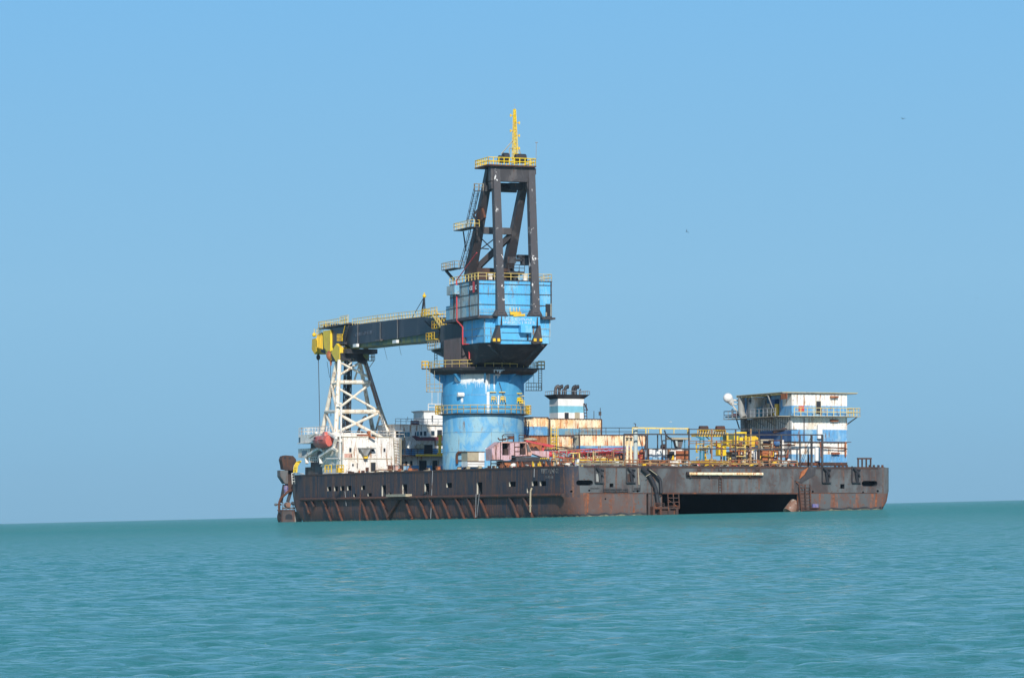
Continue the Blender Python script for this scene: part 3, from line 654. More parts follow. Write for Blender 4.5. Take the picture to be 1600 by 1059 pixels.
# hanging ladder cages either side of the ring
for x0, x1, yb, ya in ((667, 691, 612, 576), (822, 846, 610, 575)):
    L_ = x0 < 700; pl = CYL(700 if L_ else 810, yb, 6.9); mb = MB()
    xo, xi = (x0, x1) if L_ else (x1, x0)
    RV = lambda x, y: FV(x, y, CC[1]-1.0)
    mb.ladder(RV(xo+(2 if L_ else -2), ya), RV(xo+(2 if L_ else -2), yb), (1, 0, 0), .6, .06, .4)
    mb.beam(RV(xo, yb), RV(xi, yb), .9, .1)
    mb.rail([RV(xo, yb), RV(xi, yb)], 1.25, 1.1, .05, 1); mb.tube(RV((xo+xi)/2, ya), RV((xo+xi)/2, yb), .04, 4); mb.tube(RV(xi+(-4 if L_ else 4), ya+8), RV(xi+(-4 if L_ else 4), yb), .04, 4)
    mb.build('hanging_ladder', 'rail_tan', crane)
for z_ in (10.9, 14.2, 20.4):
    mb = MB(); mb.lathe(CC, [(6.84, z_-.04), (6.875, z_-.03), (6.875, z_+.03), (6.84, z_+.04)], 72); mb.build('weld_seam', 'band_greyblue' if z_ < 17 else 'band_blue', col_t)
# flaked white primer on the pedestal
def peel(name, x0, x1, top, bot, jag, n=60, r=6.86):
    mb = MB()
    for i in range(n):
        a = x0+(x1-x0)*i/n; b = x0+(x1-x0)*(i+1)/n; m = (a+b)/2
        yt = top(m)+rnd.uniform(-1, 1)*.7; yb = bot(m)+rnd.expovariate(1/jag)
        if yb-yt < 1: continue
        k = 3; vs_ = []
        for j in range(k+1):
            y = yt+(yb-yt)*j/k; w_ = (b-a)*(.56 if j < k else .25)
            vs_ += [CYL(m-w_, y, r), CYL(m+w_, y, r)]
        mb.add(vs_, [(2*j, 2*j+1, 2*j+3, 2*j+2) for j in range(k)])
    mb.build(name, 'chipped_white', col_t)
peel('peeled_paint', 711, 741, lambda x: 585-max(0, (x-727))*.3, lambda x: 599-abs(x-726)*.22, 1.8)
peel('peeled_paint', 738, 766, lambda x: 583-max(0, x-746)*.45, lambda x: 597+max(0, x-757)*1.0-.15*abs(x-750), 2.0)
peel('peeled_paint', 758, 766, lambda x: 580, lambda x: 598, 7, 14)
peel('peeled_paint', 771.4, 773.6, lambda x: 586, lambda x: 607, 3, 3)
peel('peeled_paint', 761, 765, lambda x: 612, lambda x: 644, 2, 5); peel('peeled_paint', 778, 780, lambda x: 617, lambda x: 643, 1, 2)
peel('peeled_paint', 772, 789, lambda x: 575, lambda x: 578, 1.5, 16, 9.0); peel('peeled_paint', 774, 782, lambda x: 583, lambda x: 586.5, 1.2, 8)
peel('peeled_paint', 721, 724.5, lambda x: 622, lambda x: 627, 1, 4); peel('peeled_paint', 759, 776, lambda x: 700, lambda x: 702, 1, 10)
mb = MB(); p = CYL(722, 616.5, 7.1); mb.tube(p-Vector((.7, 0, 0)), p+Vector((.4, 0, 0)), .38, 8); mb.build('white_tank', 'white_clean', crane, True)
for x, y, mt in ((771, 621, 'rail_yellow'), (785, 621, 'rail_yellow'), (811, 623, 'yellow_bright'), (814.5, 627, 'rail_yellow')):
    mb = MB(); p = CYL(x, y, 7.05)
    mb.box(p-Vector((.32, .12, .3)), p+Vector((.32, .12, .25))); mb.rail([p-Vector((.45, .3, .8)), p+Vector((.45, -.3, -.8))], .9, .45, .05, 1); mb.tube(p+Vector((-.6, 0, .9)), p+Vector((.5, 0, .9)), .09, 5)
    mb.build('work_cage', mt, crane)
mb = MB(); mb.path([CYL(780, 597, 6.95), CYL(791, 633, 6.95)], .06, 4); mb.path([CYL(691, 612, 7), CYL(690, 640, 7)], .06, 4); mb.build('cable', 'frame_dark', crane)
mb = MB(); mb.path([CYL(x, y, 7.2) for x, y in ((715, 724), (714.5, 711), (717, 706.5), (729, 706.5), (731, 709), (731, 724))], .22, 6); mb.path([CYL(716, 719, 7.1), CYL(728, 719, 7.1)], .08, 4); mb.build('door_surround', 'rust_steel', crane)
# dark revolving base; its black also holds the shadow beside the boom foot
UL, UR = 1.0, 13.8; VF = 42.3
z562, z536, z498, z495 = [FV(800, y, VF).z for y in (562, 536, 498, 495)]
mb = MB(); mb.frus((3.2, 50.5), (12.6, 62.5), RZ+.02, (1.4, VF+.6), (13.4, 63), z536, 0); mb.box((2.5, VF+9.5, z536), (13.4, 65.5, z498-.02)); base_ = mb.build('revolving_base', 'black_paint', crane)
a = FU(720, 560, 1.3); b = FU(693, 532, 1.3)
mb = MB(); mb.box((1.3, a.y, RZ+.1), (4.6, b.y, b.z)); mb.box((1.25, a.y-.05, b.z), (4.7, b.y+.05, b.z+.12))
for i in range(16): v_ = a.y+.2+i*(b.y-a.y-.3)/16; mb.box((1.2, v_, RZ+.1), (1.3, v_+.25, b.z))
mb.build('motor_cabin', 'cabin_brown', crane)
mb = MB(); 
for x0, x1 in ((815, 852), (787, 770)): mb.beam(FV(x0, 562, 49), FV(x1-4, 537, 43.2), .8, .9, up=(0, 1, 0))
mb.build('base_girder', 'frame_dark', crane)
mb = MB(); mb.box((5.3, 51.0, RZ+.1), (6.3, 51.4, RZ+1.9)); mb.build('door', 'teal', crane)
# lower machinery house
lo_u0 = FV(757, 520, VF+.5).x; lo_u1 = FV(859, 520, VF+.5).x; ve = FU(724, 520, lo_u0).y
z508, z537 = FV(800, 508.3, 41.5).z, FV(800, 537.5, 42).z
mb = MB(); mb.corr(lo_u0, lo_u1, VF+.5, ve, z536+.05, z498, .42, .05)
low = mb.build('lower_house', 'house_blue', crane); low_t = sub(low, crane)
mb = MB()
for y in (512.5, 524): z = FV(800, y, VF).z; mb.box((lo_u0-.05, VF+.42, z-.05), (lo_u1+.05, VF+.52, z+.05)); mb.box((lo_u0-.06, VF+.42, z-.06), (lo_u0, ve, z+.06))
for v in (VF+.5, (VF+ve)/2+1): mb.box((lo_u0-.07, v-.1, z536), (lo_u0, v+.1, z498))
for u in (lo_u0, lo_u1): mb.box((u-.09, VF+.40, z536), (u+.09, VF+.5, z498))
mb.build('wall_rib', 'house_worn', low_t)
def Q(x, y, v): p = FV(x, y, v); return (p.x, p.z)
mb = MB(); mb.prism([Q(780, 508.3, 41.9), Q(842, 508.3, 41.9), Q(832.5, 537.3, 41.9), Q(782, 537.3, 41.9)], 'v', 41.9, VF+.7); mb.build('front_bay', 'house_blue', low_t)
mb = MB(); z = FV(800, 531.5, 41.9).z; mb.box((Q(782, 531, 41.8)[0], 41.78, z-.05), (Q(833, 531, 41.8)[0], 41.9, z+.05)); z = FV(800, 519.8, 41.9).z; mb.box((Q(784, 531, 41.8)[0], 41.84, z-.04), (Q(813, 531, 41.8)[0], 41.9, z+.04)); mb.build('bay_seam', 'frame_dark', low_t)
mb = MB(); mb.box((Q(813, 1, 41)[0], 40.7, FV(820, 519.8, 41).z), (Q(830, 1, 41)[0], 41.9, z508)); mb.build('vent_box', 'house_blue', low_t)
mb = MB(); p = FV(824.5, 523, 41.7); mb.tube(p, p+Vector((0, -.1, -.8)), .14, 6); mb.build('exhaust', 'black_paint', low_t)
mb = MB(); mb.box((Q(778.6, 1, 41.2)[0], 41.2, z508), (Q(843.8, 1, 41.2)[0], VF+.5, FV(820, 494.4, 41.2).z)); band = mb.build('sign_band', 'house_blue', crane); bt = sub(band, crane)
text_v('GLOBAL', FV(812, 499.0, 41.17), .62, 'lettering', 'mark_white', bt, -.004, 2.1); text_v('INDUSTRIES', FV(811, 504.3, 41.17), .60, 'lettering', 'mark_white', bt, -.004, 1.75)
mb = MB()
for x in (783.5, 839.5): p = FV(x, 500, 41.17); mb.prism([(p.x-.17, z508), (p.x+.15, z508), (p.x+.1, z508+1.4), (p.x-.08, z508+1.35)], 'v', 41.19, 41.14)
mb.build('rust_run', 'rust_dark', bt)
for pts in ([(779, 508.5), (781, 508.5), (783, 533), (781.5, 537), (770.3, 534)], [(842, 508.5), (844.2, 508.5), (847.5, 536), (833.5, 537.5), (831.5, 535)]):
    mb = MB(); mb.prism([Q(x, y, 41.2) for x, y in pts], 'v', 41.1, VF+.3); mb.build('gusset', 'frame_dark', crane)
for x in (772, 779, 836, 845): mb = MB(); p = FV(x, 531, 41.0); mb.box(p-Vector((.25, .2, .25)), p+Vector((.2, .05, .25))); mb.build('yellow_fitting', 'yellow', crane)
# floor slab and upper house
mb = MB(); b = FU(693, 500, UL-.2); mb.box((UL-.25, VF-.5, z498), (UR+.5, b.y+.3, z495)); mb.build('house_floor', 'frame_dark', crane)
vb_ = FU(697, 480, UL).y; z439 = FV(800, 439, VF).z; vb2 = FU(703, 450, UL).y
mb = MB(); poly = []
n = int((UR-UL)/.45); d = (UR-UL)/n
for i in range(n): x = UL+i*d; poly += [(x, VF), (x+d*.45, VF), (x+d*.55, VF+.05), (x+d*.95, VF+.05)]
mb.prism(poly+[(UR, VF), (UR, vb_), (UL, vb_)], 'z', z495+.003, z439-3.4); mb.prism(poly+[(UR, VF), (UR, vb2), (UL, vb2)], 'z', z439-3.4, z439)
up = mb.build('upper_house', ['house_blue', 'house_worn'], crane); up_t = sub(up, crane)
for p in up.data.polygons:
    if p.normal.x < -.8: p.material_index = 1
mb = MB()
for y in (444.5, 459.5, 476.5, 494):
    z = FV(800, y, VF).z; mb.box((UL-.06, VF-.07, z-.055), (UR+.06, VF, z+.055)); mb.box((UL-.07, VF-.07, z-.055), (UL, vb_ if y > 460 else vb2, z+.055))
for v in (VF, VF+4.2, VF+8.3, VF+12): mb.box((UL-.08, v-.09, z495), (UL, v+.09, z439))
for u in (UL, UR-.1): mb.box((u-.09, VF-.08, z495), (u+.12, VF, z439))
mb.box((UL-.1, VF-.1, z439), (UR+.1, vb2, z439+.12)); mb.build('wall_rib', 'frame_dark', up_t)
p = FU(740, 450, UL-.1); mb = MB(); mb.box((UL-.16, p.y-2.1, p.z-.8), (UL-.05, p.y+1.9, p.z+1.1)); sg = mb.build('sign', 'black_paint', up_t)
mb = MB(); mb.box((UL-.22, p.y-.55, p.z-.75), (UL-.17, p.y+.2, p.z+1.05)); mb.build('sign_bar', 'red', up_t)
text_u('CO', (UL-.19, p.y+.95, p.z), 1.0, 'lettering', 'mark_white', up_t, .02, 1.0); text_u('C', (UL-.19, p.y-1.3, p.z), 1.0, 'lettering', 'mark_white', up_t, .02, 1.0)
mb = MB(); q = FU(697, 456, UL-1); mb.box((UL-.9, q.y-4, q.z-.6), (UL-.05, q.y, q.z+.9)); mb.build('side_locker', 'house_worn', up_t)
mb = MB(); a = FV(852.5, 494, VF); b = FV(859.5, 475, VF); mb.box((a.x, VF-.09, a.z), (b.x, VF-.08+.2, b.z)); mb.build('doorway', 'interior_dark', up_t)
mb = MB(); mb.path([FV(861, 494, VF-.2), FV(861, 474, VF-.2)], .08, 4); mb.path([FV(853.5, 494, VF-.3), FV(853.5, 488, VF-.3)], .12, 5); mb.build('door_post', 'tan', up_t)
mb = MB(); mb.rail([(UL, vb2, z439+.12), (UL, VF, z439+.12)], 1.1, 1.5, .07, 1); mb.rail([(UL, VF, z439+.12), (UR, VF, z439+.12), (UR, vb2, z439+.12)], 1.1, 1.5, .05, 1); mb.build('roof_railing', 'rail_yellow', up_t)
mb = MB(); r0 = FV(749, 494, VF-.45); r1 = FV(773, 494, VF-.45); mb.rail([r0, r1], 1.1, 3, .045, 1); r0 = FV(789, 494, VF-.45); r1 = FV(829, 494, VF-.45); mb.rail([r0, r1], 1.1, 2, .045, 1); mb.build('floor_railing', 'rail_grey', up_t)
mb = MB(); mb.beam(FV(797, 489.5, 41.4), FV(814, 489.5, 41.4), .3, .5); mb.beam(FV(802, 493, 41.2), FV(820, 492, 41.2), .3, .35); [mb.beam(FV(x, 488, 41.3), FV(x, 480, 41.5), .08) for x in (797, 803, 807, 812)]; mb.build('winch_unit', 'yellow', up_t)
for x, y, hgt in ((766.5, 434, 1.0), (820.5, 434, 1.1)):
    mb = MB(); p = FV(x, 439, VF+2); mb.tube(p, p+Vector((0, 0, .95)), .34, 10); mb.tube(p+Vector((0, 0, .95)), p+Vector((0, 0, 1.15)), .5, 10); mb.build('roof_vent', 'white', up_t)
mb = MB(); mb.path([FU(713.5, 438, UL-.25), FU(714, 501, UL-.25), FU(723, 511, UL-.25), FU(723, 537, UL-.25), FU(723.3, 537.5, .5), FV(733, 538, 49.5), FV(733.5, 561, 49.5)], .12, 6); mb.path([FU(745, 395, UL), FU(713.5, 438, UL-.25)], .09, 5); mb.build('red_pipe', 'red', crane, True)
# A-frame
af_b = FV(781.5, 493, 41.7); AL = af_b.x; AR = FV(836, 493, 41.7).x; tl = FV(774.3, 262, 44.3); tr = FV(829, 262, 44.3)
def leg(a, b, w0, w1, nm='front_leg', mt='frame_chipped'):
    mb = MB(); mb.beam(a, b, w0, w0*1.05, up=(0, 1, 0), w2=w1, h2=w1); return mb.build(nm, mt, crane)
leg(af_b, tl, 1.3, 1.15); leg(FV(836, 493, 41.7), tr, 1.3, 1.15)
for x in (781.5, 836):
    mb = MB(); p = FV(x, 494, 41.5); mb.frus((p.x-1.25, 41.1), (p.x+1.25, 42.2), p.z, (p.x-.7, 41.1), (p.x+.7, 42.2), p.z+1.0); f = mb.build('leg_foot', 'frame_dark', crane)
    mb = MB(); mb.box((p.x-.4, 41.05, p.z+.3), (p.x+.4, 41.1, p.z+.55)); mb.build('foot_slot', 'interior_dark', sub(f, crane))
ft = [FU(734, 434, AL), FU(791, 434, AR)]; tt = [FU(765, 264, AL), FU(820, 276, AR)]
leg(ft[0], tt[0], 1.6, 1.1, 'rear_leg', 'frame_dark'); leg(ft[1], tt[1], 1.6, 1.1, 'rear_leg', 'frame_dark')
def lerp(a, b, t): return Vector(a).lerp(Vector(b), t)
mb = MB(); mb.beam(lerp(ft[0], tt[0], .44), lerp(ft[1], tt[1], .46), .9, 1.1); mb.build('cross_beam', 'frame_dark', crane)
mb = MB(); mb.beam(lerp(ft[0], tt[0], .03), lerp(ft[1], tt[1], .46), .9, .9); mb.build('diagonal_beam', 'frame_dark', crane)
mb = MB(); m1 = lerp(ft[0], tt[0], .22); mb.tube(m1, lerp(ft[1], tt[1], .4)+Vector((-3, 0, 0)), .1, 5); mb.tube(lerp(ft[0], tt[0], .4), lerp(ft[1], tt[1], .12), .1, 5); mb.tube(lerp(ft[0], tt[0], .28), lerp(ft[1], tt[1], .28)+Vector((-4, 0, 0)), .1, 5); mb.build('thin_brace', 'black_paint', crane)
ztop = FV(800, 261, 44).z; zarch = FV(800, 284, 44).z
mb = MB(); mb.box((Q(766.5, 1, 43.8)[0], 43.7, zarch), (Q(835, 1, 43.8)[0], 44.9, ztop)); 
mb.prism([Q(766.5, 284, 43.8), Q(780.5, 284, 43.8), Q(780.5, 288, 43.8), Q(779, 295, 43.8), Q(767.5, 295, 43.8)], 'v', 43.75, 44.85); mb.prism([Q(824, 284, 43.8), Q(835, 284, 43.8), Q(835.2, 296, 43.8), Q(824.5, 296, 43.8), Q(823, 288, 43.8)], 'v', 43.75, 44.85)
mb.box((Q(766, 1, 46)[0], 44.9, ztop-1.0), (Q(834, 1, 46)[0], 48.2, ztop)); ch = mb.build('crosshead', 'frame_dark', crane)
mb = MB(); mb.box((AL-.5, 47.5, FV(800, 300, 47).z), (AR-1, 48.2, FV(800, 286, 47).z)); mb.build('rear_beam', 'black_paint', crane)
mb = MB(); p0 = FV(782, 298, 46); mb.rail([p0, FV(795, 298, 46)], 1.1, .6, .05, 1); mb.box(FV(797, 296, 45.5), FV(813, 287, 46.6)); mb.build('sheave_block', 'black_paint', crane)
mb = MB(); a = FV(762.5, 261, 43); b = FV(838, 258.5, 43); mb.box((a.x, 43, ztop), (b.x, 49.5, ztop+.22)); tp = mb.build('top_platform', 'rust_steel', crane)
pz = ztop+.22; mb = MB(); mb.rail([(a.x+.1, 49.4, pz), (a.x+.1, 43.1, pz), (b.x-.1, 43.1, pz), (b.x-.1, 49.4, pz), (a.x+.1, 49.4, pz)], 1.15, .9, .075, 1); mb.build('railing', 'yellow_bright', sub(tp, crane))
mb = MB()
for x, y, w_, h_ in ((784, 249, .9, .9), (790, 247, .8, 1.2), (815, 248, 1.1, 1.1), (808, 247, .6, .9), (819, 250, .6, .7)): p = FV(x, y, 45.5); mb.tube(p-Vector((w_*.6, 0, 0)), p+Vector((w_*.6, 0, 0)), h_*.7, 8)
mb.build('top_sheave', 'black_paint', crane)
mb = MB(); ms = FV(805, 256, 46); mt_ = FV(804, 171, 46); mb.truss(ms, mt_, .85, .85, .3, .3, 11, .055, .035); mb.tube(ms, mt_, .10, 6, r2=.07); ma = mb.build('top_mast', 'yellow_bright', crane); mt2 = sub(ma, crane)
for y, s in ((192, 1), (212, 1), (232, 1), (181, -1), (205, -1)):
    mb = MB(); p = FV(804.5, y, 46); mb.tube(p, p+Vector((.85*s, 0, 0)), .06, 4); mb.box(p+Vector((.75*s-.1, -.1, -.2)), p+Vector((.75*s+.1, .1, .22))); mb.build('lamp_arm', 'yellow', mt2)
mb = MB(); mb.path([FV(783, 241, 46), FV(802, 219, 46)], .07, 4); mb.path([FV(816, 246, 46), FV(808, 226, 46)], .06, 4); mb.path([FV(796, 250, 46), FV(796, 232, 46), FV(802, 232, 46)], .07, 4); mb.build('stay', 'tan', mt2)
mb = MB(); mb.path([FV(804.3, 171, 46), FV(804.3, 163, 46)], .035, 4); mb.path([FV(837.5, 250, 46), FV(838, 223, 46)], .05, 4); mb.path([FV(836.5, 223, 46), FV(840, 223, 46)], .09, 4); mb.build('antenna', 'rail_grey', crane)
# stairs and landings beside the rear leg
SU = AL-1.6
def landing(x0, x1, y, nm='landing', mt='rail_yellow', u0=SU-1.0, u1=SU+.6):
    a = FU(x0, y, u0); b = FU(x1, y, u1); mb = MB(); mb.box((u0, b.y, a.z-.12), (u1, a.y, a.z)); l = mb.build(nm, 'frame_dark', crane)
    mb = MB(); mb.rail([(u1, b.y, a.z), (u0, b.y, a.z), (u0, a.y, a.z), (u1, a.y, a.z)], 1.1, 1.0, .055, 1); mb.build('railing', mt, sub(l, crane)); return a, b
landing(690, 724, 422, mt='rail_tan'); landing(709, 749, 360); landing(741, 755, 297.5, mt='rail_tan')
for a, b in (((722, 421), (739, 360)), ((731, 360), (745.5, 297.5))):
    mb = MB(); mb.stair(FU(*a, SU-.2), FU(*b, SU-.2), (1, 0, 0), .8); mb.build('stair', 'frame_dark', crane)
mb = MB(); mb.beam(FU(697, 423, SU), FU(709, 437, SU+.5), .35); mb.beam(FU(724, 362, SU), FU(728, 392, SU+1), .18); mb.path([FU(745, 345, SU), FU(740, 336, SU), FU(752, 322, SU+1)], .2, 5); mb.build('landing_bracket', 'black_paint', crane)
mb = MB(); mb.prism([(p.y, p.z) for p in (FU(739, 335, SU), FU(747, 325, SU), FU(751, 340, SU), FU(744, 347, SU))], 'u', SU+.6, SU+1.0); mb.build('wind_plate', 'rust_steel', crane)
a = FV(793, 424, 50); b = FV(818, 422, 50); mb = MB(); mb.box((a.x, 49.5, a.z-.5), (b.x, 51.5, a.z)); mb.rail([(a.x, 49.5, a.z), (b.x, 49.5, a.z)], 1.1, 1.0, .05, 1); mb.box(FV(792, 411, 50), FV(803, 402, 51)); mb.box(FV(803, 408, 50), FV(815, 405, 51)); mb.box(FV(810, 403, 50), FV(826, 399, 51)); mb.box(FV(816, 414, 50), FV(824, 400, 51)); mb.beam(FV(803, 437, 50), FV(812, 424, 50), .4); mb.build('hoist_platform', 'black_paint', crane)
mb = MB(); mb.box(FU(745, 440, 4), FV(795, 420, 52)); mb.prism([(3.5, z439), (12, z439), (11, z439+2.4), (5, z439+2.4)], 'v', 52, 57); mb.build('winch_house', 'rust_dark', crane)
# boom
BU0, BU1 = 5.0, 10.0
tp_ = [(700, 499), (674, 497), (660.5, 495), (623, 498.6), (590, 502.5), (551, 508), (536, 510), (516, 512.5)]
bt_ = [(516, 543), (538, 539), (562, 537), (623, 528), (671, 521), (700, 519)]
poly = [(p.y, p.z) for p in (FU(x, y, BU0) for x, y in tp_+bt_)]
mb = MB(); mb.prism(poly, 'u', BU0, BU1); boom = mb.build('boom', 'boom_paint', crane); bm_t = sub(boom, crane)
mb = MB(); mb.prism([(p.y, p.z) for p in (FU(x, y, BU0+.4) for x, y in ((700, 519), (671, 521.1), (623, 528.1), (562, 537.1), (545, 538.8), (550, 544), (589, 539.5), (647, 535), (671, 533), (700, 531)))], 'u', BU0+.25, BU1-.25); mb.build('boom_keel', 'boom_under', bm_t)
mb = MB()
for i, (x, yt, yb) in enumerate(((594, 503, 531), (621, 499, 529), (559, 508, 537))): mb.path([FU(x, yt, BU0-.1), FU(x, yb, BU0-.1)], .08, 5)
mb.beam(FU(588, 532, BU0-.25), FU(596, 531, BU0-.25), .4, .3); mb.build('side_pipe', 'grey_dark', bm_t)
q = FU(567, 521.5, BU0-.02); text_u('GLOBAL INDUSTRIES', q, .95, 'lettering', 'mark_boom', bm_t, .0, 1.35)
mb = MB(); tt_ = [FU(x, y, BU0+.15) for x, y in tp_[1:6]]; mb.rail([p for p in tt_], 1.15, 1.5, .05, 1); mb.rail([p+Vector((BU1-BU0-.3, 0, 0)) for p in tt_], 1.15, 1.5, .05, 1); mb.build('boom_railing', 'rail_yellow', bm_t)
for x, y in ((534.5, 542.5), (556.5, 539.8), (618.5, 533.7)):
    mb = MB(); p = FU(x, y, BU0-.3); mb.box(p-Vector((.3, 1.1, .28)), p+Vector((.2, 1.1, .28))); mb.build('flood_lamp', 'white_clean', bm_t)
mb = MB(); pk = FU(663, 463.5, 7); mb.tube(FU(658.5, 495, 7), pk, .18, 6); mb.tube(FU(664.5, 495, 7), pk, .12, 5); mb.tube(FU(643.5, 497, 7), pk, .07, 4); mb.build('boom_post', 'black_paint', bm_t)
mb = MB(); mb.ball(pk+Vector((0, 0, .1)), .33, 7); mb.tube(pk, pk+Vector((0, 0, .7)), .12, 6); mb.build('signal_lamp', 'yellow', bm_t)
# boom foot with yellow stairs and cages
def bx(x0, y0, x1, y1, u0, u1): a = FU(x0, y1, u0); b = FU(x1, y0, u0); return (u0, b.y, a.z), (u1, a.y, b.z)
mb = MB(); mb.box(*bx(664, 497, 689, 522, 5.4, 9.6)); mb.box(*bx(683, 512, 708, 516, 3.8, 5)); mb.build('boom_foot', 'black_paint', crane)
for x0, x1, y, hh in ((664, 688, 494, 1.1), (680, 703, 513, 1.2), (671, 684, 531, 1.1), (673, 691, 546, 1.3)):
    a = FU(x0, y, 4.2); b = FU(x1, y, 4.2); mb = MB(); mb.box((3.6, b.y, a.z-.1), (5, a.y, a.z)); mb.rail([(3.6, b.y, a.z), (3.6, a.y, a.z), (5, a.y, a.z)], hh, 1.3, .06, 1); mb.build('foot_landing', 'yellow' if y < 540 else 'rail_tan', crane)
mb = MB(); mb.stair(FU(693, 513, 3.7), FU(678, 492, 3.7), (1, 0, 0), .7); mb.build('foot_stair', 'rail_yellow', crane)
mb = MB(); mb.ladder(FU(681, 572, 4.5), FU(681, 547, 4.5), (0, 1, 0), 1.3, .06); mb.ladder(FU(686, 534, 4.5), FU(690, 510, 4.5), (0, 1, 0), 1.3, .08); mb.path([FU(664, 502, 4.6), FU(674, 512, 4.6), FU(686, 514, 4.6)], .15, 5); mb.build('foot_ladder', 'frame_dark', crane)
mb = MB(); mb.box(*bx(674, 545, 692, 549, 4, 6)); mb.prism([(p.y, p.z) for p in (FU(674, 549, 4), FU(692, 549, 4), FU(692, 558, 4))], 'u', 4, 6); mb.build('cage_bracket', 'black_paint', crane)
# boom head
HU = 4.6
def prU(pts, u0, u1, nm, mt, own=None, u=HU): mb = MB(); mb.prism([(p.y, p.z) for p in (FU(x, y, u) for x, y in pts)], 'u', u0, u1); return mb.build(nm, mt, own or bm_t)
prU([(504.5, 517), (516, 515.5), (516, 549), (512, 550), (506, 543)], 4.6, 10.4, 'head_plate', 'yellow_bright')
prU([(494.5, 524), (504.5, 518), (504.5, 548), (496, 543)], 5.0, 10.0, 'sheave_guard', 'boom_under')
for i in range(4):
    x = 496+i*2.3; mb = MB(); mb.beam(FU(x, 523-i*1.4, 4.9), FU(x+.6, 543+i*.8, 4.9), .25, .12); mb.build('guard_rib', 'yellow', bm_t)
prU([(487.6, 530), (493.7, 528), (494.2, 549), (491.5, 553.5), (487, 546)], 5.6, 8.6, 'hook_block', 'yellow', u=5.6)
mb = MB(); p = FU(491, 523, 7); mb.ball(p, .42, 7); mb.tube(p, p+Vector((0, 0, 1.2)), .1, 5, r2=.05); mb.build('head_lamp', 'yellow', bm_t)
prU([(504, 548), (513, 551), (511, 556), (497, 550), (496, 543.5)], 5.2, 9.8, 'lower_sheave', 'black_paint')
prU([(506, 543), (516, 550), (518.5, 561), (512, 564), (508.5, 557)], 4.8, 9.6, 'hook_block', 'yellow')
mb = MB(); p = FU(517, 555, 5); mb.ball(p, .9, 7, (1, 1, 1.2)); mb.tube(p-Vector((0, 0, .8)), p-Vector((0, 0, 2)), .3, 6, r2=.12); mb.build('swivel', 'rust_orange', bm_t)
prU([(517, 551), (525.5, 536.5), (530.5, 543), (530.5, 561.5), (525, 565)], 3.8, 5.2, 'yellow_box', 'yellow_bright', u=3.8)
mb = MB(); hd = [FU(x, y, 5.2) for x, y in ((504, 512), (516, 511.5), (549, 509))]
mb.box((4.4, hd[2].y, hd[1].z-.1), (10.6, hd[0].y, hd[1].z+.1)); hp = mb.build('head_platform', 'frame_dark', bm_t)
z_ = hd[1].z+.1; mb = MB(); mb.rail([(4.4, hd[2].y, z_), (4.4, hd[0].y, z_), (10.6, hd[0].y, z_), (10.6, hd[2].y, z_)], 1.15, 1.5, .055, 1); mb.rail([(4.6, hd[2].y, z_), (4.6, hd[2].y+5, z_)], 1.5, 1.2, .06, 1); a = FU(497, 521, 4.8); mb.rail([FU(495, 524, 4.8), FU(505, 516, 4.8)], 1.2, .8, .06, 1); mb.build('head_railing', 'rail_yellow', bm_t)
mb = MB()
for x in (509, 514, 520, 523, 527, 540, 545): p = FU(x, 509.5, 7); s = rnd.uniform(.4, .8); mb.ball(p, s, 5, (1.2, 1.5, 1))
mb.build('head_winch', 'black_paint', bm_t)
mb = MB(); mb.ladder(FU(536, 535, 4.6), FU(542, 509, 4.6), (0, 1, 0), 2.4, .16, .6); mb.beam(FU(530, 536, 4.5), FU(540, 536, 4.5), .5, .4); mb.build('boom_ladder', 'frame_dark', bm_t)
mb = MB(); mb.rail([FU(527, 533, 4.4), FU(535, 533, 4.4)], 1.3, .9, .07, 1); mb.path([FU(534, 531, 4.4), FU(539, 509, 4.4)], .07, 4); mb.build('ladder_rail', 'yellow', bm_t)
mb = MB(); mb.path([FU(497.3, 553, 6), FU(500, 676, 6)], .07, 5); mb.ball(FU(497.3, 558, 6), .4, 6, (1, 1, 1.5)); mb.build('hoist_rope', 'black_paint', crane)
mb = MB(); mb.path([FU(516.5, 563, 6), FU(517, 650, 6)], .06, 5); mb.path([FU(511, 565, 6), FU(515, 590, 6)], .04, 4); mb.build('hoist_rope', 'black_paint', crane)
mb = MB(); mb.path([FU(600, 541, 6), FU(605, 562, 6)], .03, 4); mb.path([FU(623, 537, 6), FU(627, 555, 6)], .03, 4); mb.build('loose_wire', 'frame_dark', crane)

# ---------------------------------------------------------------- boom rest
rest = thing('boom_rest', 'white steel lattice tower carrying the stowed crane boom above the forward deckhouse', 'tower', FV(555, 690, 129))
A = lambda x, y: FV(x, y, 122+(690-y)/127*5); B_ = lambda x, y: FV(x, y, 137-(680-y)/115*6)
for a, b, r in ((A(530.5, 563), A(524, 692), .48), (A(569, 564), A(611, 691), .42), (B_(526, 566), B_(502.6, 680), .43), (B_(562.5, 566), B_(584.5, 682), .43)):
    mb = MB(); mb.tube(b, a, r, 10, r2=r*.85); mb.build('leg', 'cream_white', rest, True)
def strut(a, b, r=.23, mt='cream_white', nm='brace'): mb = MB(); mb.tube(a, b, r, 8); mb.build(nm, mt, rest, True)
strut(A(529, 597), A(579, 597), .4, nm='crossbar'); strut(A(526.5, 643), A(594.5, 643), .42, nm='crossbar'); strut(B_(517, 597), B_(569, 597), .3, nm='crossbar'); strut(B_(510, 643), B_(577, 643), .3, nm='crossbar')
strut(A(529, 598), B_(519.5, 600)); strut(A(526.5, 643), B_(508.5, 643), .3); strut(A(580, 598), B_(569, 600)); strut(A(595, 643), B_(577, 645))
strut(A(531, 566), A(574, 588)); strut(A(530, 586), A(563, 566)); strut(A(529, 607), A(590, 641)); strut(A(527, 639), A(578, 600)); strut(A(527, 646), A(609, 690), .3); strut(A(526, 675), A(590, 646), .26)
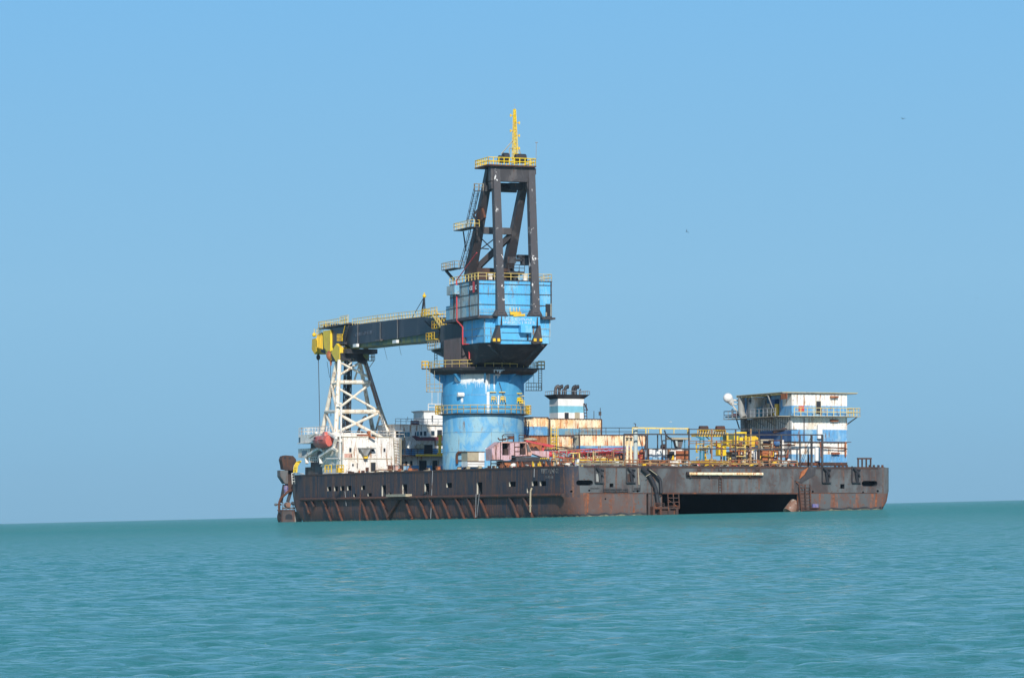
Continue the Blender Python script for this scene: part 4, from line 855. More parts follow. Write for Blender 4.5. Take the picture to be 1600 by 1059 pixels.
strut(B_(518, 601), A(526, 640), .26); strut(B_(509, 645), A(525, 684), .26); strut(B_(509, 642), B_(524, 600), .2); strut(B_(585, 680), A(594, 648), .2); strut(B_(562, 568), B_(553, 596), .16)
mb = MB(); mb.ladder(A(607, 690), A(570, 566), (0, 1, 0), 1.5, .07, .5); mb.rail([A(606, 690), A(592, 642), A(577, 592)], .9, 2, .04, 0); mb.build('ladder', 'rail_grey', rest)
mb = MB(); mb.tube(A(569.5, 563), A(592, 634), .44, 8); mb.tube(A(592, 634), A(604, 668), .43, 8, mi=1); mb.build('rusty_sleeve', ['rust_pale', 'tan'], rest)
mb = MB(); mb.box((4.5, 124.5, A(550, 553).z), (10.5, 134.5, A(550, 546).z)); a = FU(530, 566, 4); 
for x0, x1 in ((531, 545), (556, 573)): p = A(x0, 563); q = A(x1, 552); mb.box((p.x, 126, p.z), (q.x, 132, q.z))
mb.prism([Q(533, 552, 126), Q(570, 552, 126), Q(573, 570, 126), Q(562, 566, 126), Q(548, 556, 126), Q(540, 560, 126)], 'v', 126, 127); mb.build('saddle', 'black_paint', rest)
mb = MB(); mb.prism([Q(567, 545, 125), Q(575, 543, 125), Q(576, 556, 125), Q(573, 561, 125), Q(569, 556, 125)], 'v', 124.8, 125.6); mb.build('saddle_guide', 'boom_under', rest)
a = A(572, 563); b = A(583, 563); mb = MB(); mb.box((a.x, 126, a.z-.1), (b.x, 128, a.z)); mb.rail([(a.x, 126, a.z), (b.x, 126, a.z), (b.x, 128, a.z)], 1.3, .7, .06, 1); mb.beam((b.x, 126.2, a.z), A(575, 577), .12); a = A(546, 566); b = A(566, 566); mb.rail([a, b], 1.2, .9, .05, 1); mb.build('rest_platform', 'rail_tan', rest)
mb = MB(); mb.path([A(545, 563), A(549, 567), A(545, 570)], .15, 5); mb.path([A(532, 562), A(540, 553)], .2, 5); mb.build('hinge', 'white', rest)
mast2 = thing('lattice_mast', 'thin black lattice column standing behind the white boom rest', 'mast', FV(541, 682, 136))
mb = MB(); a = FV(541, 682, 136); b = FV(544, 560, 136); mb.truss(a, b, 1.15, 1.15, 1.1, 1.1, 20, .12, .07); mb.beam(a+Vector((.2, .3, 0)), b+Vector((.2, .3, 0)), .5, .3); mb.build('lattice', 'black_paint', mast2)
mb = MB(); mb.path([FV(559, 676, 133), FV(568, 653, 133), FV(572, 650, 133)], .25, 6); mb.path([FV(560, 675, 133), FV(575, 679, 133)], .35, 6); mb.build('jib_crane', 'black_paint', mast2)
# ---------------------------------------------------------------- forward deckhouse, lifeboat, bridge (parts of the ship)
VH = 114.6
h0 = FV(535, 700, VH); h1 = FV(631, 700, VH); zr = FV(580, 683, VH).z
def rrect(u0, u1, v0, v1, r, n=6):
    p = [(u0, v0)]
    for i in range(n+1): t = -math.pi/2+math.pi/2*i/n; p.append((u1-r+r*math.cos(t), v0+r+r*math.sin(t)))
    return p+[(u1, v1), (u0, v1)]
mb = MB(); mb.prism(rrect(h0.x, h1.x, VH, 127, 2.2), 'z', DECK, zr); fh = mb.build('forward_house', 'white', ship, True); fht = sub(fh, ship)
mb = MB(); mb.box((h0.x-.15, VH-.12, zr), (FV(613, 1, VH).x, 127, zr+.12))
mb.box((h0.x-.05, VH-.08, FV(580, 716.5, VH).z-.07), (h1.x-2.2, VH, FV(580, 716.5, VH).z+.07)); mb.build('roof_edge', 'tan', fht)
def win(x0, y0, x1, y1, v, own, mat='glass', frame='white_clean', nm='window'):
    a = FV(x0, y1, v); b = FV(x1, y0, v); mb = MB()
    mb.box((a.x-.08, v-.06, a.z-.08), (b.x+.08, v-.01, b.z+.08)); o = mb.build(nm, frame, own)
    mb = MB(); mb.box((a.x, v-.10, a.z), (b.x, v-.06, b.z)); p = mb.build('pane' if 'window' in nm else 'opening', mat, own); return o  # an opening is a dark plate with its inner shade painted in
for x0, y0, x1, y1 in ((545.5, 699.5, 549, 706), (580.5, 700, 584, 705), (599, 700, 602, 705.5), (550, 724.5, 552.5, 728)): win(x0, y0, x1, y1, VH, fht, 'interior_dark')
win(579.5, 722.5, 586.5, 736, VH, fht, 'interior_dark', 'tan', 'doorway')
mb = MB(); a = FV(538, 714.5, VH); b = FV(550, 708.5, VH); mb.box((a.x, VH-.08, a.z), (b.x, VH-.02, b.z)); mb.build('orange_board', 'salmon', fht)
mb = MB(); a = FV(571, 736, VH); b = FV(575, 730, VH); mb.box((a.x, VH-.5, a.z), (b.x, VH-.01, b.z)); a = FV(557.5, 731, VH); b = FV(559, 723, VH); mb.box((a.x, VH-.2, a.z), (b.x, VH-.01, b.z)); mb.build('fire_box', 'rust_steel', fht)
mb = MB(); mb.rail([FV(536, 683, VH+.1), FV(632, 683, VH+.1)], 1.15, 1.6, .05, 1); mb.build('roof_railing', 'white', fht)
mb = MB(); mb.path([FV(559.5, 683, VH-.15), FV(559.5, 736, VH-.15)], .1, 5); mb.path([FV(536, 687, VH-.12), FV(536, 736, VH-.12)], .12, 5); mb.path([FV(574, 683, VH-.15), FV(574, 698, VH-.15)], .18, 6); mb.path([FV(545, 716, VH-.14), FV(546, 730, VH-.14), FV(542, 736, VH-.14)], .06, 4); mb.build('drain_pipe', 'white', fht)
mb = MB(); mb.tube(FV(531.5, 678, VH), FV(531.5, 736, VH), .14, 6); mb.path([FV(526, 630, 122.5), FV(533, 630, 122.5), FV(533, 690, VH)], .18, 6); mb.build('vent_post', 'white', fht)
# fan-shaped hose cradle and a davit hanging on the aft wall
mb = MB(); mb.prism([Q(562.5, 701, VH-1), Q(579, 701, VH-1), Q(573, 712, VH-1), Q(569, 712, VH-1)], 'v', VH-1.2, VH-.2); mb.box(FV(562, 701, VH-1.3), FV(584, 699.5, VH-.05)); mb.build('cradle', 'grey_steel', fht)
mb = MB(); mb.box(FV(569.5, 716, VH-1), FV(573, 711, VH-.3)); mb.build('yellow_float', 'yellow', fht)
mb = MB(); mb.box(FV(560, 681, VH), FV(577, 678.5, VH+1)); mb.box(FV(574.5, 679, VH), FV(577.5, 673, VH+.6)); mb.beam(FV(576, 681, VH-.5), FV(586, 684.5, VH-1), .3); mb.build('roof_hoist', 'rust_orange', fht)
mb = MB(); s0 = FV(619.5, 737, VH-.6); s1 = FV(619.5, 684, VH-.6); mb.ladder(s0+Vector((.3, 0, 0)), s1, (1, 0, 0), 1.1, .07, .5); mb.tube(s0+Vector((.9, 0, 0)), s1+Vector((.9, 0, 0)), .09, 5); mb.build('wall_ladder', 'tan', fht)
mb = MB(); a = FV(606, 735, VH-1); b = FV(612, 728, VH-1); mb.box((a.x, VH-2, a.z), (b.x, VH-1, b.z)); mb.beam(FV(604, 727, VH-2), FV(642, 727, VH-2), .16); [mb.beam(FV(x, 737, VH-2), FV(x, 727, VH-2), .3) for x in (608, 617, 626, 641)]; mb.build('deck_rack', 'rust_steel', fht)
# port side upper deck over the boat bay
z0 = FU(480, 691, .4).z; z1 = FU(480, 678.5, .4).z; ve_ = FU(466.5, 685, .4).y
mb = MB(); mb.box((.4, VH+6, z0), (8, ve_, z1)); mb.box((.2, VH+2, z0-.15), (8, ve_+.3, z0)); ud = mb.build('boat_deck_house', 'white', fht)
mb = MB(); mb.rail([(.5, VH+8, z1), (.5, ve_, z1), (8, ve_, z1)], 1.3, 1.8, .06, 1); mb.build('boat_deck_railing', 'white', fht)
mb = MB(); a = FU(484, 714, 1.0); b = FU(466, 701, 1.0); mb.box((1.0, a.y, a.z), (6, b.y, b.z)); mb.build('wing_cabin', 'white', fht)
mb = MB(); a = FU(479, 711, .97); b = FU(472, 704, .97); mb.box((.93, a.y, a.z), (.99, b.y, b.z)); a = FU(469, 692, .35); b = FU(466.8, 683, .35); mb.box((.33, a.y, a.z), (.39, b.y, b.z)); mb.build('wing_window', 'glass', fht)
mb = MB(); mb.box((2.5, 124, DECK), (8, ve_-1, z0-.15)); mb.box((.8, FU(506, 730, .8).y, DECK), (2.6, ve_-3, DECK+1.5)); mb.build('boat_bay', 'grey_dark', fht)
# davits
for x in (500, 478):
    d_ = lambda X, Y, u=-.3: FU(x+X, Y, u)
    mb = MB(); mb.beam(d_(1.5, 724), d_(0, 713), .55, .4); mb.beam(d_(0, 713), d_(21, 700), .6, .45); mb.beam(d_(21, 700), d_(27, 704), .4, .4)
    if x == 500: mb.beam(d_(21, 700), d_(25, 684), .5, .4); mb.beam(d_(25, 684), d_(12, 675), .5, .4)
    else: mb.beam(d_(6, 683), d_(16, 676), .4, .4)
    mb.build('boat_davit', 'white', ship)
mb = MB(); mb.rail([FU(482, 722, 0), FU(496, 722, 0)], 1.0, 1.2, .08, 1); mb.path([FU(502, 728, -.2), FU(510, 716.5, -.2), FU(531, 716.5, -.1)], .15, 5); mb.build('davit_railing', 'white', ship)
# yellow railing clutter at the deck edge by the deckhouse
mb = MB(); mb.rail([FV(508, 738, 112), FV(518, 738, 110)], 1.3, 1.0, .09, 1); mb.rail([FV(526, 738, 108), FV(537, 738, 106)], 1.3, .8, .09, 1); mb.box(FV(528, 738, 107), FV(533, 731, 108)); mb.build('deck_railing', 'yellow', ship)
# lifeboat
lb = thing('lifeboat', 'faded red enclosed lifeboat hanging in white davits beside the forward deckhouse', 'lifeboat', FU(502, 700, -.6))
ca = FU(503.5, 689, -.6); LV = 4.4
prof = [(-1, .02, .02, .5), (-.9, .55, .3, .2), (-.6, .95, .0, 0), (0, 1.1, -.1, 0), (.6, 1.0, 0, 0), (.88, .85, .1, .05), (1, .7, .2, .12)]
def hullsec(t, w_, zb, half):   # section points, keel to top centre
    return [(0, -1.25+zb), (w_*.55, -1.05+zb), (w_*.95, -.45), (w_*1.05, .1), (w_*1.05, .22), (w_*.92, .3), (w_*.8, .75), (w_*.35, 1.0), (0, 1.02)]
mb = MB(); K = None; rows_ = []
for t, w_, zb, _ in prof:
    sec = hullsec(t, w_, zb+ (.9 if abs(t) > .95 and t < 0 else 0), 1); ring = [(ca.x+s, ca.y-LV*t, ca.z+z) for s, z in sec]+[(ca.x-s, ca.y-LV*t, ca.z+z) for s, z in sec[-2:0:-1]]; rows_.append(ring)
k = len(rows_[0]); mb.v = [p for r in rows_ for p in r]
for j in range(len(rows_)-1):
    for i in range(k): mb.f.append((j*k+i, j*k+(i+1) % k, (j+1)*k+(i+1) % k, (j+1)*k+i))
mb.f += [tuple(range(k)), tuple(range((len(rows_)-1)*k, len(rows_)*k))[::-1]]; mb.m = [0]*len(mb.f)
mb.build('hull', 'boat_red', lb, True)
mb = MB(); c = ca+Vector((0, -LV*.55, 1.25)); mb.frus((c.x-.6, c.y-.9), (c.x+.6, c.y+.7), c.z-.35, (c.x-.5, c.y-.6), (c.x+.5, c.y+.5), c.z+.4); mb.build('canopy', 'boat_red', lb)
mb = MB(); mb.box((ca.x-1.12, ca.y-LV*.8, ca.z+.1), (ca.x+1.12, ca.y+LV*.7, ca.z+.2)); mb.build('fender_band', 'rust_dark', lb)
mb = MB(); mb.box((ca.x-1.06, ca.y+1.2, ca.z+.5), (ca.x-.9, ca.y+1.9, ca.z+.75)); mb.build('hatch', 'interior_dark', lb)
mb = MB(); mb.tube(ca+Vector((0, 1.8, .9)), ca+Vector((.3, 1.8, 2.2)), .06, 4); mb.tube(ca+Vector((0, -2.2, 1)), ca+Vector((.3, -2.2, 2.6)), .06, 4); mb.build('fall_rope', 'white', lb)
# bridge house further aft of the bow, half hidden by the pedestal
VB = 119.0
def bu(x): return FV(x, 700, VB).x
def bz(y): return FV(660, y, VB).z
EU = 30.0
bh = MB(); bh.box((bu(624), VB, DECK), (EU, VB+14, bz(727)), 1); bh.box((bu(624), VB, bz(727)), (EU, VB+14, bz(712)), 0); hb_ = bh.build('bridge_house', ['white', 'band_blue'], ship); ht = sub(hb_, ship)
mb = MB(); mb.box((bu(634), VB, bz(711)), (EU, VB+12, bz(701)), 1); mb.box((bu(634), VB, bz(701)), (EU, VB+12, bz(688)), 0); mb.build('middle_storey', ['white', 'band_blue'], ht)
mb = MB(); mb.prism(rrect(bu(616), EU, VB, VB+10, .5), 'z', bz(688), bz(664)); mb.box((bu(614), VB-.4, bz(664)), (EU, VB+10, bz(664)+.14)); mb.build('wheelhouse', 'white', ht)
mb = MB(); mb.box((bu(623), VB-2.4, bz(711)-.15), (EU, VB, bz(711)+.02)); mb.build('balcony', 'rust_dark', ht); mb = MB(); mb.box((bu(643), VB-2.46, bz(711)-.2), (bu(691), VB-2.4, bz(711)+.15)); mb.build('balcony_edge', 'yellow', ht)
mb = MB(); mb.rail([(bu(626), VB-2.3, bz(711)), (EU, VB-2.3, bz(711))], 1.15, 1.3, .05, 2); mb.build('balcony_railing', 'rust_dark', ht)
mb = MB(); mb.prism([Q(643.5, 681, VB-1), Q(648, 680.5, VB-1), Q(655, 683, VB-1), Q(692, 682, VB-1), Q(692, 688, VB-1), Q(651, 688, VB-1)], 'v', VB-1.6, VB-.8); mb.build('canvas_screen', 'maroon', ht)
mb = MB(); mb.rail([(bu(617), VB-.3, bz(664)+.14), (bu(692), VB-.3, bz(664)+.14)], 1.0, 1.1, .05, 1); mb.build('bridge_railing', 'rail_grey', ht)
mb = MB(); a = FV(641.5, 663, VB-.5); b = FV(655, 657, VB-.5); mb.box((a.x, VB-.55, a.z), (b.x, VB-.45, b.z)); sg = mb.build('name_board', 'maroon', ht); text_v('TITAN-2', ((a.x+b.x)/2, VB-.57, (a.z+b.z)/2), .5, 'board_lettering', 'mark_white', ht, 0, .9)
mb = MB(); t0 = bu(665); mb.prism(rrect(t0, t0+9, VB+1, VB+7, .3), 'z', bz(664), bz(643)); mb.frus((t0, VB+1), (t0+9, VB+7), bz(644), (t0-.6, VB+.5), (t0+9.2, VB+7), bz(641)); mb.build('bridge_tower', 'white_clean', ht)
mb = MB(); mb.rail([(bu(672), VB+1, bz(641)), (t0+9, VB+1, bz(641))], 1.25, 1.3, .07, 1); mb.path([FV(675, 632, VB+1), FV(675, 610, VB+1)], .05, 4); mb.path([FV(684.5, 632, VB+1), FV(684.5, 612, VB+1)], .04, 4); mb.path([FV(637, 657, VB), FV(637, 651, VB)], .06, 4); mb.build('tower_railing', 'white', ht)
a = FV(674.5, 659, VB+.9); b = FV(676.7, 649, VB+.9); mb = MB(); mb.box((a.x, VB+.85, a.z), (b.x, VB+.95, b.z)); mb.build('tower_door', 'grey_dark', ht)
for x0, y0, x1, y1 in ((618.5, 674, 621.8, 687), (663, 695, 675.5, 709)): win(x0, y0, x1, y1, VB, ht, 'interior_dark', 'tan', 'doorway')
for x0, y0, x1, y1, mt in ((625, 675, 628.5, 681.5, 'glass_pale'), (629.2, 675, 631.5, 681.5, 'glass_pale'), (632.2, 675, 635, 681.5, 'glass_pale'), (635.8, 675, 640, 681.5, 'glass_pale'), (648, 674.5, 649.8, 682, 'glass'), (651, 674, 654.5, 681, 'glass_pale'), (656.2, 674, 659.6, 680, 'glass'), (662, 673.5, 666, 680.5, 'glass'), (673.5, 673, 678.8, 680, 'glass'), (683, 671.5, 690.5, 683, 'interior_dark')): win(x0, y0, x1, y1, VB, ht, mt)
for x0, y0, x1, y1 in ((633, 721, 636, 727), (641, 720, 644, 727), (625.5, 722, 630, 737), (655, 719.5, 666, 737), (676, 719.5, 683, 737)): win(x0, y0, x1, y1, VB, ht, 'interior_dark', 'tan', 'doorway' if y1 > 730 else 'window')
mb = MB(); mb.ladder(FV(612.5, 680, VB), FV(612.5, 666, VB), (1, 0, 0), .9, .06, .35); mb.build('side_ladder', 'white', ht)
mb = MB(); a = FV(687, 711, 100); mb.path([a, FV(687.3, 679, 100)], .28, 7); [mb.tube(FV(683, y, 100), FV(691, y, 100), .15, 5) for y in (694, 681, 709)]; mb.build('vent_pipe', 'yellow', ship)
for x, y in ((653, 698), (659, 697)): mb = MB(); p = FV(x, y, VB-.6); mb.ball(p, .5, 5, (1, .6, 1.2)); mb.build('machinery', 'tan', ht)
mb = MB(); mb.ball(FV(641, 692, 115), .3, 6, (1, 1, 1)); mb.path([FV(641, 692, 115), FV(638, 700, 115)], .3, 6); mb.build('davit_head', 'white', ship)
for x0, x1, y0, mt, dd in ((596, 610, 733.5, 'rust_orange', 1.5), (611, 616, 735, 'tan', 1), (618, 622, 727.5, 'salmon', 1), (684, 688, 729, 'rust_orange', 1), (640, 648, 735, 'rust_orange', 1), (665, 670, 735, 'tan', .8), (700, 712, 735.5, 'rust_steel', 1.2)):
    mb = MB(); a = FV(x0, 739, 60); b = FV(x1, y0, 60); mb.box((a.x, 60, DECK), (b.x, 60+dd, b.z)); mb.box((a.x-.1, 59.9, b.z), (b.x+.1, 60.1+dd, b.z+.06)); mb.build('deck_locker', mt, ship)
# ---------------------------------------------------------------- stern deckhouse on the starboard side
VA = 6.0
au = lambda x, v=VA: FV(x, 650, v).x
az = lambda y, v=VA: FV(1280, y, v).z
WU = au(1237)+.0; EU2 = au(1323.5); vE = FU(1157, 660, WU).y; vT = FU(1166, 630, WU).y
ah = MB()
mb = MB(); mb.corr(WU, EU2, VA, vE, DECK, az(709.5), .62, .05, 1); mb.corr(WU, EU2, VA, vE, az(709.5), az(691), .62, .05, 0)
hs_ = mb.build('stern_house', ['white', 'band_blue'], ship); st = sub(hs_, ship)
mb = MB(); mb.corr(WU, EU2, VA, vE, az(690), az(671), .62, .05, 1); mb.corr(WU, EU2, VA, vE, az(671), az(651.5), .62, .05, 0)
# side ribs on the port wall
for i in range(22): v = VA+.6+i*(vE-VA-1)/22; mb.box((WU-.06, v, az(690)), (WU, v+.25, az(652)), 2)
mb.build('middle_storey', ['white', 'band_blue', 'grey_steel'], st)
mb = MB(); a = FU(1237, 690, WU-.08); mb.box((WU-.1, VA+.05, az(689.5)), (WU-.07, vE, az(672.5))); mb.build('shaded_band', 'deep_blue', st)  # port wall's blue band, its shade put into a darker blue
mb = MB(); v1 = FU(1185, 630, WU).y; v2 = FU(1219, 630, WU).y
mb.corr(WU, EU2, VA, VA+3.4, az(650), az(634), .62, .05, 1); mb.corr(WU, EU2, VA, VA+3.4, az(634), az(616), .62, .05, 0)
mb.box((WU+2.2, VA+3.4, az(650)), (EU2, vE, az(616)), 2); mb.box((WU, vE-3, az(650)), (WU+2.2, vE, az(616)), 3); mb.box((WU, vT-3.2, az(650)), (WU+2.2, vT-.2, az(616.5)), 4); mb.box((WU+.001, VA+3.4, az(622)), (WU+2.2, VA+7.5, az(616)), 3); mb.box((WU+.003, VA+3.4, az(650)), (WU+2.2, VA+4.6, az(622)), 3)
mb.build('upper_storey', ['white', 'band_blue', 'mid_blue', 'band_blue', 'white'], st)
mb = MB(); q = FU(1172, 626, WU-.03); mb.tube((WU-.03, q.y, q.z), (WU-.08, q.y, q.z), .5, 10); mb.build('porthole', 'glass', st)
vR = FU(1151, 614, WU-1.7).y; mb = MB(); mb.box((WU-1.7, VA-.3, az(615)), (au(1338), vR, az(613.6))); mb.box((WU-1.8, VA-.4, az(613.6)), (au(1338)+.1, vR+.1, az(613.0)), 1)
for i in range(9): v = VA+2+i*1.9; mb.box((WU-1.7, v, az(616.5)), (WU-.05, v+.25, az(615.0)), 1)
mb.build('roof', ['grey_steel', 'rail_yellow'], st)
mb = MB(); mb.box((WU-2.4, VA-.02, az(651)), (WU+.2, vE+1.5, az(650))); mb.box((WU-.3, VA-1.5, az(651)), (au(1338), VA, az(650))); mb.box((EU2, VA, az(651)), (au(1338), VA+8, az(650))); bal = mb.build('gallery', 'tan', st)
mb = MB(); mb.rail([(WU-.2, VA-1.4, az(650)), (au(1337.5), VA-1.4, az(650)), (au(1337.5), VA+8, az(650))], 1.25, 1.1, .06, 1); mb.build('gallery_railing', 'rail_yellow', st)
mb = MB(); mb.rail([(WU-2.3, VA+1, az(650)), (WU-2.3, VA+12, az(650))], 1.25, 1.6, .055, 1); mb.rail([(WU-2.3, VA+16, az(650)), (WU-2.3, vE+1.4, az(650)), (WU, vE+1.4, az(650))], 1.25, 1.6, .055, 1); mb.build('side_railing', 'rail_grey', st)
mb = MB()
for v in (VA+2, VA+6, VA+10, VA+14): mb.tube((WU-2.3, v, az(651)), (WU, v, az(664)), .09, 5)
mb.tube((EU2, VA+.5, az(664)), (au(1337), VA-.5, az(651)), .1, 5); mb.tube((WU-2.3, VA+1.0, az(650)), (WU-1.6, VA+5.5, az(616)), .12, 5); mb.build('gallery_strut', 'grey_steel', st)
mb = MB(); mb.box((WU-.05, VA-.3, az(690.6)), (au(1329), vE, az(689.8))); mb.box((au(1237), VA-.12, az(727)), (EU2, VA-.06, az(722))); mb.build('storey_edge', 'rust_steel', st)
win(1275.5, 627, 1282, 646, VA, st, 'interior_dark', 'tan', 'doorway')
for x0, y0, x1, y1 in ((1276, 663.5, 1283, 685), (1272.3, 699, 1280, 720)): mb = MB(); a = FV(x0, y1, VA); b = FV(x1, y0, VA); mb.box((a.x, VA-.5, a.z), (b.x, VA-.02, b.z)); mb.build('white_door', 'white_clean', st)
mb = MB(); a = FV(1248, 642, VA-.1); b = FV(1256.5, 634, VA-.1); mb.box((a.x, VA-.14, a.z), (b.x, VA-.02, b.z)); mb.build('red_locker', 'red', st)
mb = MB(); 
for x, y in ((1303, 620), (1303, 657), (1305, 708)): a = FV(x-6, y, VA-.1); mb.box((a.x, VA-.5, a.z-.15), (a.x+1.3, VA-.02, a.z+.15))
mb.build('lamp_shelf', 'rust_orange', st)
mb = MB(); mb.path([FV(1256.5, 652, VA-.2), FV(1256.5, 690, VA-.2)], .07, 4); mb.path([FV(1286, 698, VA-.6), FV(1324, 701, VA-.6)], .09, 5); mb.path([FV(1286, 700, VA-.6), FV(1322, 699, VA-.6)], .05, 4); mb.build('wall_pipe', 'rust_steel', st)
mb = MB(); mb.beam(FV(1321, 690, VA-.2), FV(1321, 713, VA-.2), .22); mb.beam(FV(1282.5, 690, VA-.2), FV(1282.5, 713, VA-.2), .2); mb.build('rust_column', 'rust_orange', st)
mb = MB(); p = FU(1158, 618, WU-1.5); mb.path([FU(1158, 618, WU-1.2), FU(1158.5, 644, WU-1.2), FU(1162, 652, WU-1.0), FU(1162.5, 700, WU-.8)], .55, 10); mb.build('exhaust_duct', 'grey_steel', st, True)
dv = vR+.6; dc = FV(1137.5, 621.5, dv)
mb = MB(); mb.ball(dc, .78, 10); mb.tube(dc+Vector((.2, 0, -.2)), dc+Vector((.85, 0, -1.1)), .7, 12, r2=.3); mb.build('satellite_dome', 'white_clean', st, True)
mb = MB(); mb.tube(dc+Vector((.5, 0, -.8)), dc+Vector((2.2, 0, -2.9)), .12, 5); mb.tube(dc+Vector((.3, 0, -.3)), dc+Vector((3.0, 0, -.5)), .14, 5); mb.tube(dc+Vector((.8, 0, -1.0)), dc+Vector((2.8, 0, -1.0)), .1, 5); mb.build('dome_arm', 'white', st)
mb = MB(); a = FV(1141, 650, vE); mb.box((a.x, vE-.5, a.z-.2), (WU, vE+2, a.z)); mb.rail([(a.x+.1, vE-.4, a.z), (WU-1.5, vE-.4, a.z)], 1.1, .8, .06, 1); mb.beam((a.x+1, vE, a.z-.2), (WU-.2, vE, a.z-2), .15); mb.build('wing_platform', 'grey_dark', st)
a = FV(1147, 649.5, vE-.8); mb = MB(); mb.box(a, a+Vector((.9, .5, .4))); mb.build('maroon_bag', 'maroon', st)
for x, y, mt in ((1206, 639, 'tan'), (1216, 640, 'yellow'), (1190, 645, 'teal'), (1200, 641, 'grey_steel'), (1211, 630, 'deep_blue')): mb = MB(); p = FU(x, y, WU+.6); mb.box(p-Vector((.5, .9, .9)), p+Vector((.5, .9, .9))); mb.build('gallery_machine', mt, st)
mb = MB(); a = FU(1213, 614.5, WU-2.75); b = FU(1222, 623, WU-2.75); mb.box((WU-1.95, b.y, b.z), (WU-1.85, a.y, a.z)); mb.build('orange_sheet', 'rust_orange', st)
# ---------------------------------------------------------------- funnel
VFN = 66.0
fu = lambda x: FV(x, 640, VFN).x
fz = lambda y: FV(890, y, VFN).z
f0, f1 = fu(872), fu(912.5); vf_ = FU(858.5, 640, f0).y
fn = MB(); 
for y1, y0, mi in ((732, 655.5, 0), (655.5, 644.5, 0), (644.5, 634, 1), (634, 622, 0)): fn.box((f0, VFN, fz(y1)), (f1, vf_, fz(y0)), mi)
fo = fn.build('funnel', ['white_clean', 'band_light'], ship); ftn = sub(fo, ship)
mb = MB(); e = .75; mb.frus((f0, VFN), (f1, vf_), fz(623), (f0-e, VFN-e), (f1+e, vf_+e), fz(616.3)); mb.build('funnel_cap', 'black_paint', ftn)
mb = MB(); mb.rail([(f0-e, vf_, fz(616.3)), (f0-e, VFN-e, fz(616.3)), (f1+e, VFN-e, fz(616.3)), (f1+e, vf_, fz(616.3))], .6, .9, .05, 0); mb.build('cap_railing', 'rail_grey', ftn)
for i, x in enumerate((868, 874, 883, 895, 899)):
    mb = MB(); b = FV(x, 617, VFN+1.5); zt = fz(608); w_ = .27
    mb.tube(b, (b.x, b.y, zt), w_, 9)
    for j in range(4):
        t0_ = j*math.pi/7; t1_ = (j+1)*math.pi/7; rr = .5
        P0 = (b.x+rr-rr*math.cos(t0_), b.y, zt+rr*math.sin(t0_)); P1 = (b.x+rr-rr*math.cos(t1_), b.y, zt+rr*math.sin(t1_)); mb.tube(P0, P1, w_+.03*j, 9)
    mb.build('exhaust_pipe', 'black_paint' if i != 0 else 'grey_dark', ftn, True)
for x in (879, 906): mb = MB(); b = FV(x, 617, VFN+1); mb.path([b, b+Vector((0, 0, .85)), b+Vector((.2, 0, 1.0))], .12, 6); mb.build('thin_exhaust', 'rust_dark', ftn)
win(882, 644.5, 888.3, 654.5, VFN, ftn, 'interior_dark', 'white_clean', 'doorway')
mb = MB(); a = FV(898, 655, VFN); b = FV(905.5, 644, VFN); mb.box((a.x, VFN-.12, a.z), (b.x, VFN-.01, b.z)); mb.build('louvre', 'tan', ftn)
mb = MB(); mb.ladder(FV(915, 655, VFN), FV(914, 630, VFN), (1, 0, 0), .5, .07, .5); mb.path([FV(913, 630, VFN), FV(918, 641, VFN)], .12, 4); mb.build('funnel_ladder', 'rust_steel', ftn)
# ---------------------------------------------------------------- mooring frame hanging over the bow
VM = 147.0
def prV(pts, v0, v1, nm, mt, own, smooth=False): mb = MB(); mb.prism([Q(x, y, v0) for x, y in pts], 'v', v0, v1); return mb.build(nm, mt, own, smooth)
mf = prV([(448, 725), (458, 723), (459, 766), (450, 766)], VM, VM+1.6, 'mooring_frame', 'rust_dark', ship); mft = sub(mf, ship)
prV([(440, 718), (442, 712.5), (447, 711), (458, 712), (462.5, 717), (463, 722), (459, 727), (457, 735), (443, 733), (442, 726)], VM-1.2, VM+.8, 'sheave_housing', 'rust_dark', mft)
mb = MB()
for x, y in ((445.2, 714.8), (452.6, 715.7)): p = FV(x, y, VM-1.22); mb = MB(); mb.tube(p, p+Vector((0, .03, 0)), .24, 9); mb.build('sheave_hole', 'interior_dark', mft)
prV([(438, 734.5), (450, 734.5), (450, 755.5), (445.5, 755.5), (438, 744)], VM-1.5, VM+.6, 'counter_block', 'grey_dark', mft)
mb = MB(); mb.beam(FV(444, 757, VM), FV(439, 785, VM), .5); mb.beam(FV(455, 765, VM), FV(449.5, 784, VM), .55); mb.build('frame_leg', 'black_paint', mft)
mb = MB(); mb.ball(FV(447, 763, VM-.6), .95, 6, (.5, .45, 1)); mb.build('rope_bundle', 'rope_blue', mft)
mb = MB(); mb.path([FV(461.4, 764, VM-.9), FV(450, 768, VM-.9), FV(438.7, 778, VM-.9), FV(436, 786, VM-.9), FV(436.5, 800, VM-.9)], .24, 7); mb.path([FV(458, 763, VM-1), FV(461.5, 764, VM-1)], .2, 6); mb.build('bent_pipe', 'rust_steel', mft, True)
mb = MB(); mb.tube(FV(459, 740, VM-.3), FV(461, 800, VM-.3), .07, 5); mb.tube(FV(457, 786, VM), FV(471, 788, 140), .35, 8); mb.ball(FV(431, 788, VM), .28, 5, (1.3, 1, 1)); mb.tube(FV(430, 787.5, VM), FV(440, 788, VM), .15, 5); mb.build('spreader', 'grey_dark', mft)
mb = MB(); p = FV(449.5, 788.5, VM-.5); mb.tube(p-Vector((0, .5, 0)), p+Vector((0, 1, 0)), .5, 12); mb.build('winch_drum', 'rust_pale', mft)
mb = MB(); a = FV(441, 798, VM-.6); b = FV(459, 784, VM+1); [mb.beam(FV(x, 798, VM-.5), FV(x, 784, VM-.5), .12) for x in (442, 447, 453, 458)]; mb.beam(FV(441, 793.5, VM-.5), FV(460, 793.5, VM-.5), .3); mb.build('drum_frame', 'grey_dark', mft)
